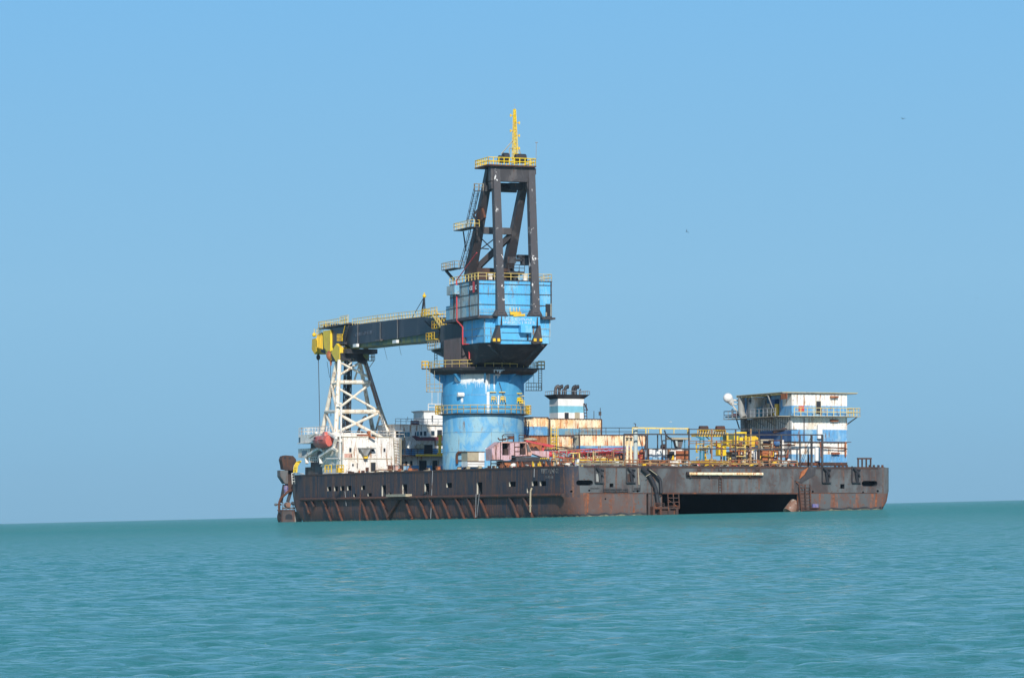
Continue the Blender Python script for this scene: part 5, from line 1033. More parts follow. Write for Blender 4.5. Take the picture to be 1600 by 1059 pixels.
a = FV(440, 822, VM-1); b = FV(460, 797.5, VM-1); mb = MB(); mb.box((a.x, VM-1, a.z), (b.x, VM+1.5, b.z)); mb.box((a.x-.1, VM-1.1, b.z), (b.x+.1, VM+1.6, b.z+.18), 1); mb.build('float_box', ['cabin_brown', 'rust_steel'], mft)
mb = MB(); [mb.box((FV(x, 1, VM-1).x-.08, VM-1.06, a.z), (FV(x, 1, VM-1).x+.08, VM-1, b.z)) for x in (440.8, 459.5)]; mb.build('box_edge', 'rust_steel', mft)
prV([(446, 811), (457, 811), (457, 806), (455, 803.2), (451, 802.6), (448, 803.4), (446, 806)], VM-1.03, VM-.98, 'arched_opening', 'interior_dark', mft)
a = FV(460.3, 822, VM-.6); b = FV(471.6, 798.6, VM-.6); mb = MB(); mb.box((a.x, VM-.6, a.z), (b.x, VM+1, b.z)); mb.build('side_tank', 'grey_steel', mft)
mb = MB(); c = FV(436, 807.5, VM-.6); prev = None
for i in range(15):
    t = 2*math.pi*i/14; q_ = c+Vector((.42*math.cos(t)*.7, .25*math.cos(t), .72*math.sin(t)))
    if prev is not None: mb.tube(prev, q_, .17, 6)
    prev = q_
mb.build('tyre', 'rubber', mft)
mb = MB()
for dx in (0, 3, 6): mb.path([FV(459+dx*.75, 738, 142-dx), FV(460+dx*.75, 728, 142-dx), FV(464+dx*.8, 721.5, 142-dx), FV(470, 720, 140-dx)], .13, 5)
for x, y in ((460, 734), (460.5, 730), (462.5, 725), (466, 722)): mb.tube(FV(x, y, 142), FV(x+4, y, 136), .1, 4)
mb.build('yellow_hoop', 'yellow_bright', mft, True)
mb = MB(); mb.ladder(FV(459, 756, 143), FV(458, 739, 143), (1, 0, 0), .55, .07, .5); mb.path([FV(456, 739, 143), FV(475, 740, 141)], .08, 4); mb.build('bow_ladder', 'white', mft)

# ---------------------------------------------------------------- containers and cabins on deck
def container(x0, y0, x1, y1, v, bands, label, cat='container', dep=2.44, name='shipping_container', group='containers and cabins standing on the deck', pitch=.5, doors=False, ledge='rust_steel'):
    a = FV(x0, y1, v); b = FV(x1, y0, v); t = thing(name, label, cat, ((a.x+b.x)/2, v+dep/2, a.z), group)
    mats = [m for _, m in bands]; mb = MB(); zc = b.z
    for i, (yb, m) in enumerate(bands): z1 = FV(x0, yb, v).z if yb else a.z; mb.corr(a.x, b.x, v, v+dep, z1, zc, pitch, .13, i); zc = z1
    mb.build('walls', mats, t)
    mb = MB(); mb.box((a.x-.03, v-.05, b.z), (b.x+.03, v+dep+.03, b.z+.12)); mb.build('roof', ledge, t)
    mb = MB()
    for x in (a.x, b.x): mb.box((x-.09, v-.06, a.z), (x+.09, v+.1, b.z-.002))
    mb.box((a.x+.1, v-.05, a.z-.002), (b.x-.1, v+.05, a.z+.16)); mb.build('frame', ledge, t); return t
VU = 60.0
container(808, 652.5, 856.5, 681, VU, [(666, 'cream_rust'), (None, 'band_blue')], 'cream and blue corrugated container beside the blue pedestal, under the funnel', dep=4)
container(859, 655.3, 940, 680.5, VU-1, [(669, 'cream_rust'), (None, 'band_greyblue')], 'long rusty cream and grey-blue corrugated block right under the funnel', dep=5)
container(826, 681.5, 856.5, 706, 56, [(None, 'rust_orange')], 'orange rusty container behind the pink crawler crane', dep=3)
container(858, 681.5, 896, 702, 55, [(None, 'cream_rust')], 'short rusty cream container with a yellow ladder, below the long grey-blue block')
lc = container(905.5, 680.5, 1009, 707, 44, [(696, 'cream_rust'), (None, 'band_blue')], 'longest container, cream over blue with orange rust runs, behind the red lattice boom')
container(858, 703, 905, 728, 50, [(None, 'band_greyblue')], 'dull grey-blue container half hidden behind the crawler crane boom')
container(906, 708, 1009, 728, 45, [(None, 'cream_rust')], 'bottom rusty cream container mostly hidden by the red lattice boom')
mb = MB(); mb.rail([FV(905, 680, 44), FV(1009, 680, 44)], 1.25, 2.2, .05, 1); a = FV(938, 680, 44); mb.build('roof_railing', 'frame_dark', lc)
sw = thing('shipping_container', 'small white and cream container at the foot of the blue pedestal', 'container', FV(743, 729, 47), 'containers and cabins standing on the deck')
a = FV(730.5, 729, 47); b = FV(757, 706, 47); m_ = FV(748, 1, 47).x; zm = FV(1, 716.5, 47).z
mb = MB(); mb.box((a.x, 47, zm), (m_, 50, b.z), 0); mb.box((m_, 47, zm), (b.x, 50, b.z), 1); mb.box((a.x+.02, 47.02, a.z), (b.x-.02, 50, zm), 1); mb.build('walls', ['tan', 'white_clean'], sw)
mb = MB(); mb.box((a.x-.1, 46.9, b.z), (b.x+.1, 50.1, b.z+.1)); mb.box((a.x-.03, 46.95, zm-.06), (b.x+.03, 47, zm+.06)); [mb.box((a.x, 46.97, z), (b.x, 47.0, z+.04)) for z in (a.z+.4, a.z+.8)]; mb.build('frame', 'rust_steel', sw)
yl = thing('yellow_ladder', 'tall yellow caged ladder in front of the cream containers', 'ladder', FV(867, 705, 53))
mb = MB(); mb.ladder(FV(865.5, 703, 53.5), FV(865.5, 667, 53.5), (1, 0, 0), 1.0, .08, .5); mb.build('side_rails', 'yellow', yl)
mb = MB(); mb.ladder(FV(869.5, 692, 53.5), FV(869.5, 667, 53.5), (1, 0, 0), .6, .06, 1.0); mb.rail([FV(858, 703, 53.5), FV(874, 703, 53.5)], .9, 1, .05, 1); mb.build('cage', 'rail_yellow', yl)
for x, y0, y1 in ((928, 655, 642), (938, 655, 637)):
    mb = MB(); mb.path([FV(x, y0, VU), FV(x, y1, VU)], .06, 4)
    if x == 938: mb.box(FV(936.4, 649, VU), FV(938.6, 643, VU+.3)); mb.path([FV(938, 667, VU-.2), FV(938, 655, VU-.2)], .1, 4)
    single(mb, 'antenna_pole', 'thin dark aerial on the grey-blue block, ' + ('the taller with a lamp' if x == 938 else 'the shorter and plain one'), 'antenna', 'frame_dark', FV(x, y0, VU), 'aerials by the funnel')
st_ = thing('deck_stair', 'grey steel stair climbing between the cream containers', 'stair', FV(898, 706, 45))
mb = MB(); mb.stair(FV(895, 705, 46), FV(903, 684, 46), (0, 1, 0), .9); mb.box(FV(898, 684, 45), FV(905, 682.5, 47)); mb.build('flight', 'grey_steel', st_)
mb = MB(); mb.box(FV(899, 688, 47), FV(904, 684, 48)); mb.build('window', 'rust_dark', st_)

# ---------------------------------------------------------------- pink crawler crane with its red boom laid down
VC = 36.0
cc = thing('crawler_crane', 'wrecked pink crawler crane with its red lattice boom laid flat on deck', 'crane', FV(805, 728, VC))
def prC(pts, v0, v1, nm, mt, own=cc): mb = MB(); mb.prism([Q(x, y, VC) for x, y in pts], 'v', v0, v1); return mb.build(nm, mt, own)
ho = prC([(768.3, 701), (782, 690), (784.7, 690), (784.7, 711), (799, 711), (799, 717.5), (793, 719), (769.3, 719)], VC, VC+3, 'house', 'pink'); hc = sub(ho, cc)
prC([(797, 690), (813, 690), (813, 710), (822, 710), (824, 712), (806, 713), (804, 711), (797, 711)], VC, VC+3, 'house_panel', 'pink', hc)
prC([(784.7, 690), (822, 690), (823, 691.8), (784.7, 692)], VC, VC+3, 'roof', 'salmon', hc)
prC([(784.7, 692), (822, 692), (822, 711), (784.7, 711)], VC+1.6, VC+1.8, 'inner_wall', 'interior_dark', hc)  # wall darkened so its colour carries the shade inside the house
prC([(821, 691), (824, 691), (832, 708), (829, 713), (822, 711)], VC, VC+1.5, 'cab', 'salmon', cc)
prC([(822.8, 694), (825, 694), (830, 706), (824, 706)], VC-.03, VC+.0, 'cab_window', 'grey_dark', cc)
mb = MB(); mb.box(FV(788, 711, VC+.8), FV(793, 701, VC+1.4)); mb.box(FV(814, 709, VC+.3), FV(820, 700, VC+1.3)); mb.build('engine', 'rust_dark', cc)
mb = MB(); [mb.path([FV(x0, y0, VC-.05), FV(x1, y1, VC-.05)], .07, 4) for x0, y0, x1, y1 in ((804, 692, 804, 711), (812.5, 692, 812.5, 711), (804, 698, 812, 698), (804, 705, 812, 705), (775, 696, 775, 719), (782, 690, 782, 718), (822, 691, 825, 712), (806, 713, 830, 712))]; mb.build('trim', 'rust_steel', cc)
mb = MB(); mb.rail([FV(785, 690, VC+.5), FV(802, 690, VC+.5)], 1.0, 1.0, .06, 1); mb.box(FV(796, 686, VC), FV(801.5, 681.5, VC+.5)); mb.path([FV(778, 684, VC), FV(780, 687, VC), FV(790, 687, VC), FV(790, 684, VC)], .12, 5); mb.rail([FV(811, 690, VC+1), FV(821, 690, VC+1)], 1.1, .8, .06, 1); mb.path([FV(784, 681, VC), FV(788, 678, VC), FV(803, 678, VC), FV(803, 690, VC)], .05, 4); mb.build('roof_rail', 'rust_steel', cc)
mb = MB(); mb.ball(FV(829, 686.5, VC+1), .55, 6, (2.2, 1, .55)); mb.build('cable_coil', 'tan', cc)
for dy in (0, 2.2): mb = MB(); mb.box(FV(770, 719.5, VC+.5+dy), FV(782, 718, VC+.9+dy)); mb.build('counterweight', 'frame_dark', cc)
prC([(831, 704), (859, 704.5), (859, 716), (853, 715.5), (832, 708)], VC+.2, VC+1.6, 'boom_foot', 'pink')
prC([(830.5, 703.8), (833, 699.5), (836, 697.5), (838, 700), (841, 697), (847, 703.8)], VC+1, VC+1.5, 'gantry', 'rust_dark')
mb = MB(); mb.beam(FV(822, 688.5, VC+.2), FV(863, 698, VC+.2), .35, .3); mb.beam(FV(822, 688.5, VC+1.8), FV(866, 697, VC+1.8), .3, .3); mb.beam(FV(848, 704, VC+.6), FV(848.5, 692, VC+.6), .3); mb.build('mast', 'red', cc)
mb = MB(); [mb.tube(FV(862, 697, VC+d), FV(e0, y, VC+d), .045, 4) for d, e0, y in ((.2, 905, 703), (.8, 930, 704), (1.4, 950, 702))]; mb.build('pendant_cable', 'rust_dark', cc)
mb = MB(); mb.truss(FV(858, 709, VC+.9), FV(925, 712.5, VC+.9), .9, .8, 1.3, 1.1, 5, .085, .05); mb.truss(FV(925, 712, VC+.9), FV(1036, 712, VC+.9), 1.3, 1.1, 1.1, 1.0, 9, .085, .05); mb.build('lattice_boom', 'red', cc)
mb = MB(); mb.truss(FV(885, 705.5, VC-1), FV(985, 701.5, VC-1), .6, .5, .6, .5, 9, .075, .045); mb.ball(FV(859.5, 710, VC+.5), .45, 7); mb.build('jib', 'red', cc)
for d in (-.2, 2.4):
    mb = MB(); pts = [(786, 724), (789, 719.5), (846, 719.5), (850, 724), (847, 728.5), (789, 728.5)]; mb.prism([Q(x, y, VC) for x, y in pts], 'v', VC+d, VC+d+.9); tk = mb.build('crawler_track', 'rust_dark', cc)
    mb = MB()
    for x in range(791, 848, 8): p = FV(x, 724, VC+d); mb.tube(p-Vector((0, .06, 0)), p, .3, 8)
    mb.build('track_wheel', 'rust_steel', sub(tk, cc))
mb = MB(); mb.box(FV(806, 719.5, VC), FV(846, 714, VC+2.5)); mb.build('undercarriage', 'frame_dark', cc)
mb = MB(); [mb.box(FV(x, 716.6, VC-.1), FV(x+1.6, 715.3, VC)) for x in (844, 847, 850, 853, 856)]; mb.build('hazard_strip', 'yellow_bright', cc)

# ---------------------------------------------------------------- pipe rack along the stern edge
VR = 3.0
pr = thing('pipe_rack', 'tall rusty pipe rack of thin posts and beams along the stern deck edge', 'rack', FV(1130, 728, VR))
for x, y in ((975, 678), (1011.5, 678), (1040.5, 678), (1076.5, 669), (1112, 670), (1149.5, 670), (1173, 670), (1186, 670), (1221, 679), (1250, 679), (1268, 679), (1284.8, 679)):
    mb = MB(); mb.beam(FV(x, 729, VR), FV(x, y, VR), .19 if x not in (1268, 1284.8) else .28); mb.build('post', 'rail_rust' if x in (1112, 1173) else 'frame_dark', pr)
for x0, y0, x1, y1, w_ in ((975, 678, 1186, 679, .2), (1150, 679, 1285, 679.2, .2), (1076, 670.4, 1245, 671, .13), (1040, 700.8, 1250, 701.6, .2)):
    mb = MB(); mb.beam(FV(x0, y0, VR+.003), FV(x1, y1, VR), w_); mb.build('beam', 'frame_dark', pr)
mb = MB(); mb.beam(FV(998, 680, VR), FV(1005.5, 706, VR), .1); mb.beam(FV(1011, 680, VR), FV(1005.5, 706, VR), .1); mb.beam(FV(1027.5, 678, VR+3), FV(1027.5, 701, VR+3), .15); mb.path([FV(1038, 672, VR), FV(1041, 680, VR), FV(1051, 688, VR+1)], .12, 5); mb.beam(FV(1036, 719, VR+.5), FV(1033, 678, VR+.5), .12); mb.build('brace', 'frame_dark', pr)
mb = MB(); mb.rail([FV(1112, 700, VR-.2), FV(1186, 700.5, VR-.2)], 1.15, 1.6, .06, 1); mb.rail([FV(1076, 696, VR-.2), FV(1112, 696, VR-.2)], .7, 1.3, .055, 1); mb.build('rack_railing', 'rail_rust', pr)
mb = MB(); mb.beam(FV(1250, 728, VR+.3), FV(1250.5, 680, VR+.3), .12); mb.beam(FV(1268, 680, VR), FV(1249, 728, VR), .06); mb.build('tie_rod', 'frame_dark', pr)
yg = thing('walkway_frame', 'sunlit yellow walkway frame between the grey cylinder and the dark rack post', 'frame', FV(1032, 678, VR+1))
mb = MB(); mb.beam(FV(988, 668.3, VR+1), FV(1076.5, 669.5, VR+1), .2, .22); [mb.beam(FV(x, 677.5, VR+1), FV(x, 668.5, VR+1), w_) for x, w_ in ((988, .12), (1009, .16), (1013, .1), (1032, .3), (1053, .12), (1075, .25))]; mb.build('frame', 'rail_yellow', yg)
pc = thing('grey_cylinder', 'tall pale grey cylinder column standing at the end of the long container', 'column', FV(993, 722, VR+2))
mb = MB(); mb.tube(FV(993, 726, VR+2), FV(993, 669, VR+2), .34, 14); mb.build('shaft', 'pale_cyl', pc, True)
mb = MB(); p = FV(993, 669, VR+2); mb.tube(p, p+Vector((0, 0, .25)), .4, 12); mb.path([p, p+Vector((0, 0, .7)), p+Vector((-.3, 0, .75))], .06, 5); mb.build('cap', 'rust_dark', pc)
for i, (x, y0, lab) in enumerate(((980, 684.5, 'rusty cream upright pipe, the one farther from the grey cylinder'), (985.8, 685, 'rusty cream upright pipe next to the grey cylinder'))):
    up_ = thing('upright_pipe', lab, 'pipe', FV(x, 727, VR+1.5), 'upright pipes by the grey cylinder')
    mb = MB(); mb.tube(FV(x, 728, VR+1.5), FV(x, y0, VR+1.5), .21, 10); mb.build('pipe', 'cream_rust', up_, True); mb = MB(); p = FV(x, y0, VR+1.5); mb.tube(p, p+Vector((0, 0, .15)), .27, 10); mb.build('flange', 'rust_dark', up_)
mb = MB(); c = FV(970.5, 713, VR+3); prev = None
for i in range(19):
    t = 2*math.pi*i/18; q_ = c+Vector((.36*math.cos(t), .2*math.cos(t), .42*math.sin(t)))
    if prev is not None: mb.tube(prev, q_, .12, 6)
    prev = q_
single(mb, 'old_tyre', 'black tyre propped beside the rusty upright pipes', 'tyre', 'rubber', c)
ot = thing('orange_tank', 'rust orange gas tank standing right behind the grey cylinder', 'tank', FV(1003, 720, VR+5))
mb = MB(); mb.tube(FV(1003, 722, VR+5), FV(1003, 706, VR+5), .45, 12); mb.ball(FV(1003, 706, VR+5), .45, 6); mb.build('shell', 'rust_orange', ot, True); mb = MB(); mb.rail([FV(1000, 722, VR+4.5), FV(1006, 722, VR+4.5)], 1.6, .7, .05, 2); mb.build('guard', 'red', ot)
# white and blue workshop cabin with rusty cab
container(1013.5, 701.5, 1043.5, 727, 8, [(713.5, 'white_clean'), (717.8, 'band_blue'), (None, 'rust_dark')], 'bright white cabin with a thin blue stripe between two rack posts', 'cabin', 3, 'deck_cabin', pitch=2)
rc = container(1043.7, 701.8, 1076, 724, 8, [(None, 'white')], 'burnt rusty cabin with an open dark doorway beside the bright white cabin', 'cabin', 3, 'burnt_cabin', pitch=3)
mb = MB(); a = FV(1045, 718, 7.98); b = FV(1053.5, 705, 7.98); mb.box((a.x, 7.9, a.z), (b.x, 7.98, b.z)); mb.build('doorway', 'interior_dark', rc); mb = MB(); a = FV(1056, 717, 7.98); b = FV(1075, 704, 7.98); mb.box((a.x, 7.92, a.z), (b.x, 7.97, b.z)); mb.build('burnt_panel', 'rust_orange', rc); mb = MB(); mb.prism([Q(1049, 718, 7.8), Q(1052, 710, 7.8), Q(1053.5, 718, 7.8)], 'v', 7.8, 7.86); mb.build('torn_sheet', 'yellow', rc)
hp_ = thing('control_hopper', 'small grey control stand with flat roof on top of the burnt cabin', 'control stand', FV(1060, 702, 9))
mb = MB(); mb.box(FV(1049.5, 686.5, 8.3), FV(1071, 684, 10.5)); mb.build('roof', 'tan', hp_); mb = MB(); mb.prism([Q(1055, 687, 9), Q(1067, 687, 9), Q(1064.5, 698, 9), Q(1063, 702, 9), Q(1059, 702, 9), Q(1057.5, 698, 9)], 'v', 8.8, 10); mb.build('bin', 'grey_dark', hp_); mb = MB(); mb.prism([Q(1054.5, 687, 8.7), Q(1058, 687, 8.7), Q(1058.5, 697, 8.7), Q(1056.5, 697, 8.7)], 'v', 8.6, 8.75); mb.build('pale_plate', 'pale_cyl', hp_); mb = MB(); [mb.beam(FV(x, 702, 9), FV(x, 686, 9), .12) for x in (1049.5, 1070)]; mb.build('leg', 'teal', hp_)  # narrow pale plate over one edge of the dark bin
dw = thing('deck_winch', 'small dark winch with a hoop on the roof of the white cabin', 'winch', FV(1035, 701, 9))
mb = MB(); mb.tube(FV(1033, 698, 9), FV(1039, 698, 9), .35, 9); mb.build('drum', 'rust_dark', dw); mb = MB(); mb.path([FV(1035, 701, 9), FV(1035, 688, 9), FV(1040, 688, 9), FV(1040, 701, 9)], .08, 4); mb.path([FV(1035, 694, 9), FV(1040, 694, 9)], .06, 4); mb.build('hoop', 'frame_dark', dw)
# yellow crane trolley with two drums
VY = 12.0
yt = thing('winch_gantry', 'yellow striped gantry with two brown drums on blue legs', 'gantry', FV(1112, 726, VY))
for x0, x1 in ((1093, 1105.5), (1119, 1131.5)): mb = MB(); mb.tube(FV(x0, 669.5, VY+1), FV(x1, 669.5, VY+1), .45, 12); mb.build('drum', 'rust_steel', yt, True)
mb = MB(); mb.box(FV(1090, 681.5, VY), FV(1135, 677.5, VY+2.5)); mb.rail([FV(1090, 677.5, VY), FV(1134, 677.5, VY)], .6, .5, .06, 1); mb.build('platform', 'yellow', yt)
mb = MB(); [mb.beam(FV(x, 681, VY-.06), FV(x+2.2, 672.8, VY-.06), .1, .12) for x in range(1091, 1133, 4)]; mb.build('hazard_stripe', 'black_paint', yt)
for x in (1094.5, 1099.5, 1127, 1131.5): mb = MB(); mb.beam(FV(x, 727, VY), FV(x, 681.5, VY), .22); mb.build('leg', 'teal', yt)
mb = MB(); mb.beam(FV(1088, 681.5, VY-.1), FV(1100, 687, VY-.1), .2); mb.beam(FV(1103, 681.5, VY+.5), FV(1112, 690, VY+.5), .15); mb.beam(FV(1140, 681.5, VY-.1), FV(1128, 687, VY-.1), .2); mb.beam(FV(1094, 694, VY), FV(1132, 694, VY), .1); mb.build('brace', 'teal', yt)
ge = thing('generator', 'bright yellow generator frame beside the striped gantry', 'generator', FV(1150, 726, VY-2))
VG = VY-2
mb = MB(); mb.box(FV(1137, 695, VG), FV(1147.5, 678, VG+2)); mb.build('louvre_panel', 'boom_under', ge)
mb = MB(); [mb.beam(FV(x0, y0, VG-.1), FV(x1, y1, VG-.1), .25) for x0, y0, x1, y1 in ((1136.5, 696, 1136.5, 676), (1148, 696, 1148, 676), (1149, 675.8, 1166, 675.8), (1165, 676, 1165, 696.5), (1136, 696.5, 1166, 696.5), (1152, 697, 1152, 681), (1158, 697, 1158, 690), (1132, 697, 1138, 696))]; mb.box(FV(1153, 690, VG+.3), FV(1158, 683, VG+1)); mb.build('frame', 'yellow_bright', ge)
mb = MB(); mb.box(FV(1150, 706.5, VG), FV(1158, 697, VG+2)); mb.box(FV(1123, 712, VG), FV(1130, 696, VG+1.2)); mb.box(FV(1119, 697, VG), FV(1123, 691, VG+1)); mb.build('lower_block', 'yellow_bright', ge)
mb = MB(); mb.path([FV(1155, 705, VG-.3), FV(1148, 704, VG-.3), FV(1142, 703, VG-.2)], .2, 6); mb.build('exhaust_pipe', 'grey_steel', ge)
yk = thing('yellow_tank', 'rounded yellow tank cover on posts beside the generator', 'tank', FV(1178, 698, VG))
mb = MB(); mb.prism([Q(1170, 684, VG), Q(1172, 681.5, VG), Q(1181, 681, VG), Q(1185, 684, VG), Q(1185, 687, VG), Q(1180, 687, VG), Q(1179.5, 697.5, VG), Q(1170, 697.5, VG)], 'v', VG, VG+2.2); mb.build('cover', 'yellow', yk); mb = MB(); p = FV(1183, 692, VG+.3); mb.ball(p, .35, 6); mb.build('valve', 'rust_orange', yk)
def cab(x0, y0, x1, y1, v, mt, lab, nm='deck_cabin', cat='cabin', dep=2, roof='rust_steel', extra=None):
    a = FV(x0, y1, v); b = FV(x1, y0, v); t = thing(nm, lab, cat, ((a.x+b.x)/2, v+dep/2, a.z)); mb = MB(); mb.box((a.x, v, a.z), (b.x, v+dep, b.z)); mb.build('body', mt, t)
    mb = MB(); mb.box((a.x-.08, v-.08, b.z), (b.x+.08, v+dep, b.z+.1)); mb.box((a.x-.05, v-.05, a.z), (a.x+.08, v+.02, b.z)); mb.box((b.x-.08, v-.05, a.z), (b.x+.05, v+.02, b.z)); mb.build('trim', roof, t)
    if extra: 
        for x0, y0, x1, y1, m in extra: a = FV(x0, y1, v); b = FV(x1, y0, v); mb = MB(); mb.box((a.x, v-.06, a.z), (b.x, v-.01, b.z)); mb.build('panel', m, t)
    return t
cab(1154, 706, 1169, 726, 8, 'white', 'cream cabin with a small dark window under the generator', extra=[(1157, 710, 1161, 715, 'interior_dark')])
cab(1143, 706.5, 1153, 726, 8, 'grey_dark', 'dark machine locker beside the cream cabin under the generator', 'machine_locker', 'locker')
cab(1169.5, 700.5, 1188, 726, 9, 'white', 'white cabin with an upright tank, left of the orange rusted box', extra=[(1182, 704, 1188, 726, 'interior_dark')])
cab(1190.5, 704, 1209, 718.5, 6, 'rust_orange', 'orange rusted steel box below the winch frames', 'rusted_box', 'box', 2)
cab(1190, 719, 1220, 727, 7, 'teal', 'low teal tank lying under the orange rusted box', 'low_tank', 'tank', 2)
cab(1209.5, 704, 1226.5, 727, 8, 'white_clean', 'white and blue cabin right beside the orange rusted box', extra=[(1209.5, 714, 1226.5, 719, 'band_blue'), (1213, 706, 1217, 712, 'cream_rust')])
cab(1227, 703, 1246, 727, 8.5, 'white', 'white cabin with a dark opening next to the stern deckhouse', extra=[(1228, 705, 1235, 727, 'interior_dark'), (1236, 714, 1246, 719, 'band_blue')])
vt = thing('upright_tank', 'white upright cylinder tank in front of the white cabin', 'tank', FV(1180, 726, 7)); mb = MB(); mb.tube(FV(1180, 727, 7), FV(1180, 705, 7), .3, 10); mb.build('shell', 'white_clean', vt, True); mb = MB(); p = FV(1180, 705, 7); mb.ball(p, .3, 6); mb.build('top', 'white_clean', vt, True)
for x0, x1, y0, y1, mt, lab in ((1189, 1207, 686.5, 703, 'tan', 'tan steel winch frame with black drum above the orange rusted box'), (1221.5, 1240.5, 687.5, 704, 'white', 'white steel winch frame with black drum beside the stern deckhouse')):
    t = thing('mooring_winch', lab, 'winch', FV((x0+x1)/2, y1, 9)); mb = MB()
    for x in (x0+1, x1-1): mb.beam(FV(x, y1, 9), FV(x, y0, 9), .32)
    mb.beam(FV(x0-1, y0+.8, 9), FV(x1+1, y0+.8, 9), .5, .25); mb.beam(FV(x0, (y0+y1)/2+2, 9.5), FV(x1, (y0+y1)/2+2, 9.5), .15); mb.build('frame', mt, t)
    mb = MB(); mb.tube(FV(x0+3, (y0+y1)/2+1, 10), FV(x1-3, (y0+y1)/2+1, 10), .55, 12); mb.build('drum', 'black_paint', t, True)
    mb = MB(); mb.box(FV(x0+3, y1, 9.5), FV(x1-3, y1-3, 10.5)); mb.build('base', 'grey_dark', t)
t = thing('blue_winch', 'dark blue winch between the tan and the white winch frames', 'winch', FV(1213, 703, 10)); mb = MB(); mb.tube(FV(1207, 692, 10), FV(1216, 692, 10), .6, 12); mb.build('drum', 'deep_blue', t, True); mb = MB(); mb.box(FV(1209, 703, 10), FV(1220, 694, 11)); mb.build('housing', 'grey_dark', t)
t = thing('mast_boom', 'dark pipe boom resting slanted on the rack before the stern deckhouse', 'boom', FV(1218, 673, 3.5)); mb = MB(); mb.tube(FV(1208, 675, 3.5), FV(1224, 671, 3.5), .25, 8); mb.build('pipe', 'rust_dark', t, True); mb = MB(); mb.tube(FV(1222, 671.5, 3.5), FV(1228.5, 669.5, 3.5), .3, 8, r2=.15); mb.build('tip', 'rust_dark', t)
t = thing('search_lamp', 'round white search lamp on a short post behind the stern edge', 'lamp', FV(1233, 727, 2)); mb = MB(); mb.ball(FV(1233, 719.3, 2), .34, 8, (1, .6, .85)); mb.build('lamp_head', 'white_clean', t, True); mb = MB(); mb.tube(FV(1233, 728, 2.1), FV(1233, 720, 2.1), .12, 6); mb.beam(FV(1229, 728, 2.1), FV(1233, 721, 2.1), .1); mb.build('post', 'rust_dark', t)
# stern deck edge railing and pipes
er = thing('edge_railing', 'rust orange railing with yellow pipes along the stern deck edge', 'railing', FV(1050, 728, 1))
for x0, x1, mt, h in ((874, 900, 'rust_orange', 1.15), (905, 974, 'rail_tan', .75), (976, 1015, 'rail_rust', .9), (1016, 1076, 'rail_rust', .85), (1078, 1140, 'rail_rust', .8), (1142, 1186, 'rail_rust', .9), (1188, 1246, 'rail_rust', .8)):
    mb = MB(); v = 1.0 if x0 > 890 else 4; mb.rail([FV(x0, 728, v), FV(x1, 728, v)], h, 1.7, .085, 1); mb.build('rail_section', mt, er)
for x0, x1, y, mt in ((900, 1012, 723.2, 'rail_yellow'), (1012, 1080, 724.5, 'tan'), (1080, 1150, 722, 'yellow'), (1110, 1186, 724.5, 'rail_yellow'), (905, 990, 725.5, 'grey_steel')):
    mb = MB(); mb.tube(FV(x0, y, 1.5), FV(x1, y+.3, 1.5), .11, 6); mb.build('deck_pipe', mt, er)
pf = thing('side_railing', 'dark and orange railing frame at the deck edge below the pink crane', 'railing', FV(800, 728, 30))
mb = MB(); mb.rail([FU(767, 729, .8), FU(786, 729, .8)], 1.05, 2.5, .09, 1); mb.build('end_section', 'frame_dark', pf)
for x in (809, 816, 833, 844, 853.5, 862): mb = MB(); mb.beam(FU(x, 729, .8), FU(x+.01, 720.5, .8), .3); mb.build('post', 'yellow' if x in (833, 844) else 'rust_orange', pf)
mb = MB(); mb.tube(FU(787, 720.5, .8), FU(866, 720.5, .8), .1, 5); mb.build('top_bar', 'frame_dark', pf)
for x0, x1, y0, mt, lab in ((784.5, 799, 722.5, 'rust_orange', 'open rusty crate at the deck edge below the pink crane'), (869, 876, 721, 'white', 'white drum at the deck edge right of the pink crane tracks'), (901.5, 906, 716.5, 'white_clean', 'white sack leaning behind the orange rail section'), (936, 942, 722, 'grey_steel', 'grey valve box at the stern edge below the red boom'), (1072, 1080, 720, 'pale_cyl', 'pale grey valve chest at the foot of a rack post'), (1012, 1020, 721, 'rust_orange', 'orange pump beside the grey cylinder')):
    v = 30 if x0 < 850 else (20 if x0 < 890 else 2.2); a = FV(x0, 728.5, v); b = FV(x1, y0, v); t = thing('deck_crate', lab, 'crate', ((a.x+b.x)/2, v+.5, a.z)); mb = MB(); mb.frus((a.x, v), (b.x, v+1), DECK, (a.x+.08, v+.05), (b.x-.1, v+.95), b.z); mb.build('body', mt, t); mb = MB(); mb.box((a.x-.04, v-.04, b.z), (b.x, v+1, b.z+.07)); mb.build('lid', 'rust_dark', t)
gf = thing('pipe_stack', 'rusty orange and yellow pipe trestles under the fallen red lattice boom', 'pipe trestle', FV(930, 728, 26))
rq = random.Random(3)
for x in range(880, 1008, 9):
    mb = MB(); v = rq.uniform(22, 30); x_ = x+rq.uniform(-2, 2); h_ = rq.uniform(714, 719); mb.beam(FV(x_, 729, v), FV(x_, h_, v), .22); mb.beam(FV(x_-4, h_, v), FV(x_+5, h_+rq.uniform(-.6, .6), v), .16); mb.build('trestle', rq.choice(['rust_orange', 'rail_rust', 'yellow', 'rust_steel', 'red']), gf)
for y, mt in ((716.5, 'rail_rust'), (719, 'yellow'), (721.5, 'rust_orange'), (724, 'rail_yellow')): mb = MB(); mb.tube(FV(885, y, 25), FV(1008, y+rq.uniform(-1, 1), 25), .14, 6); mb.build('pipe', mt, gf)
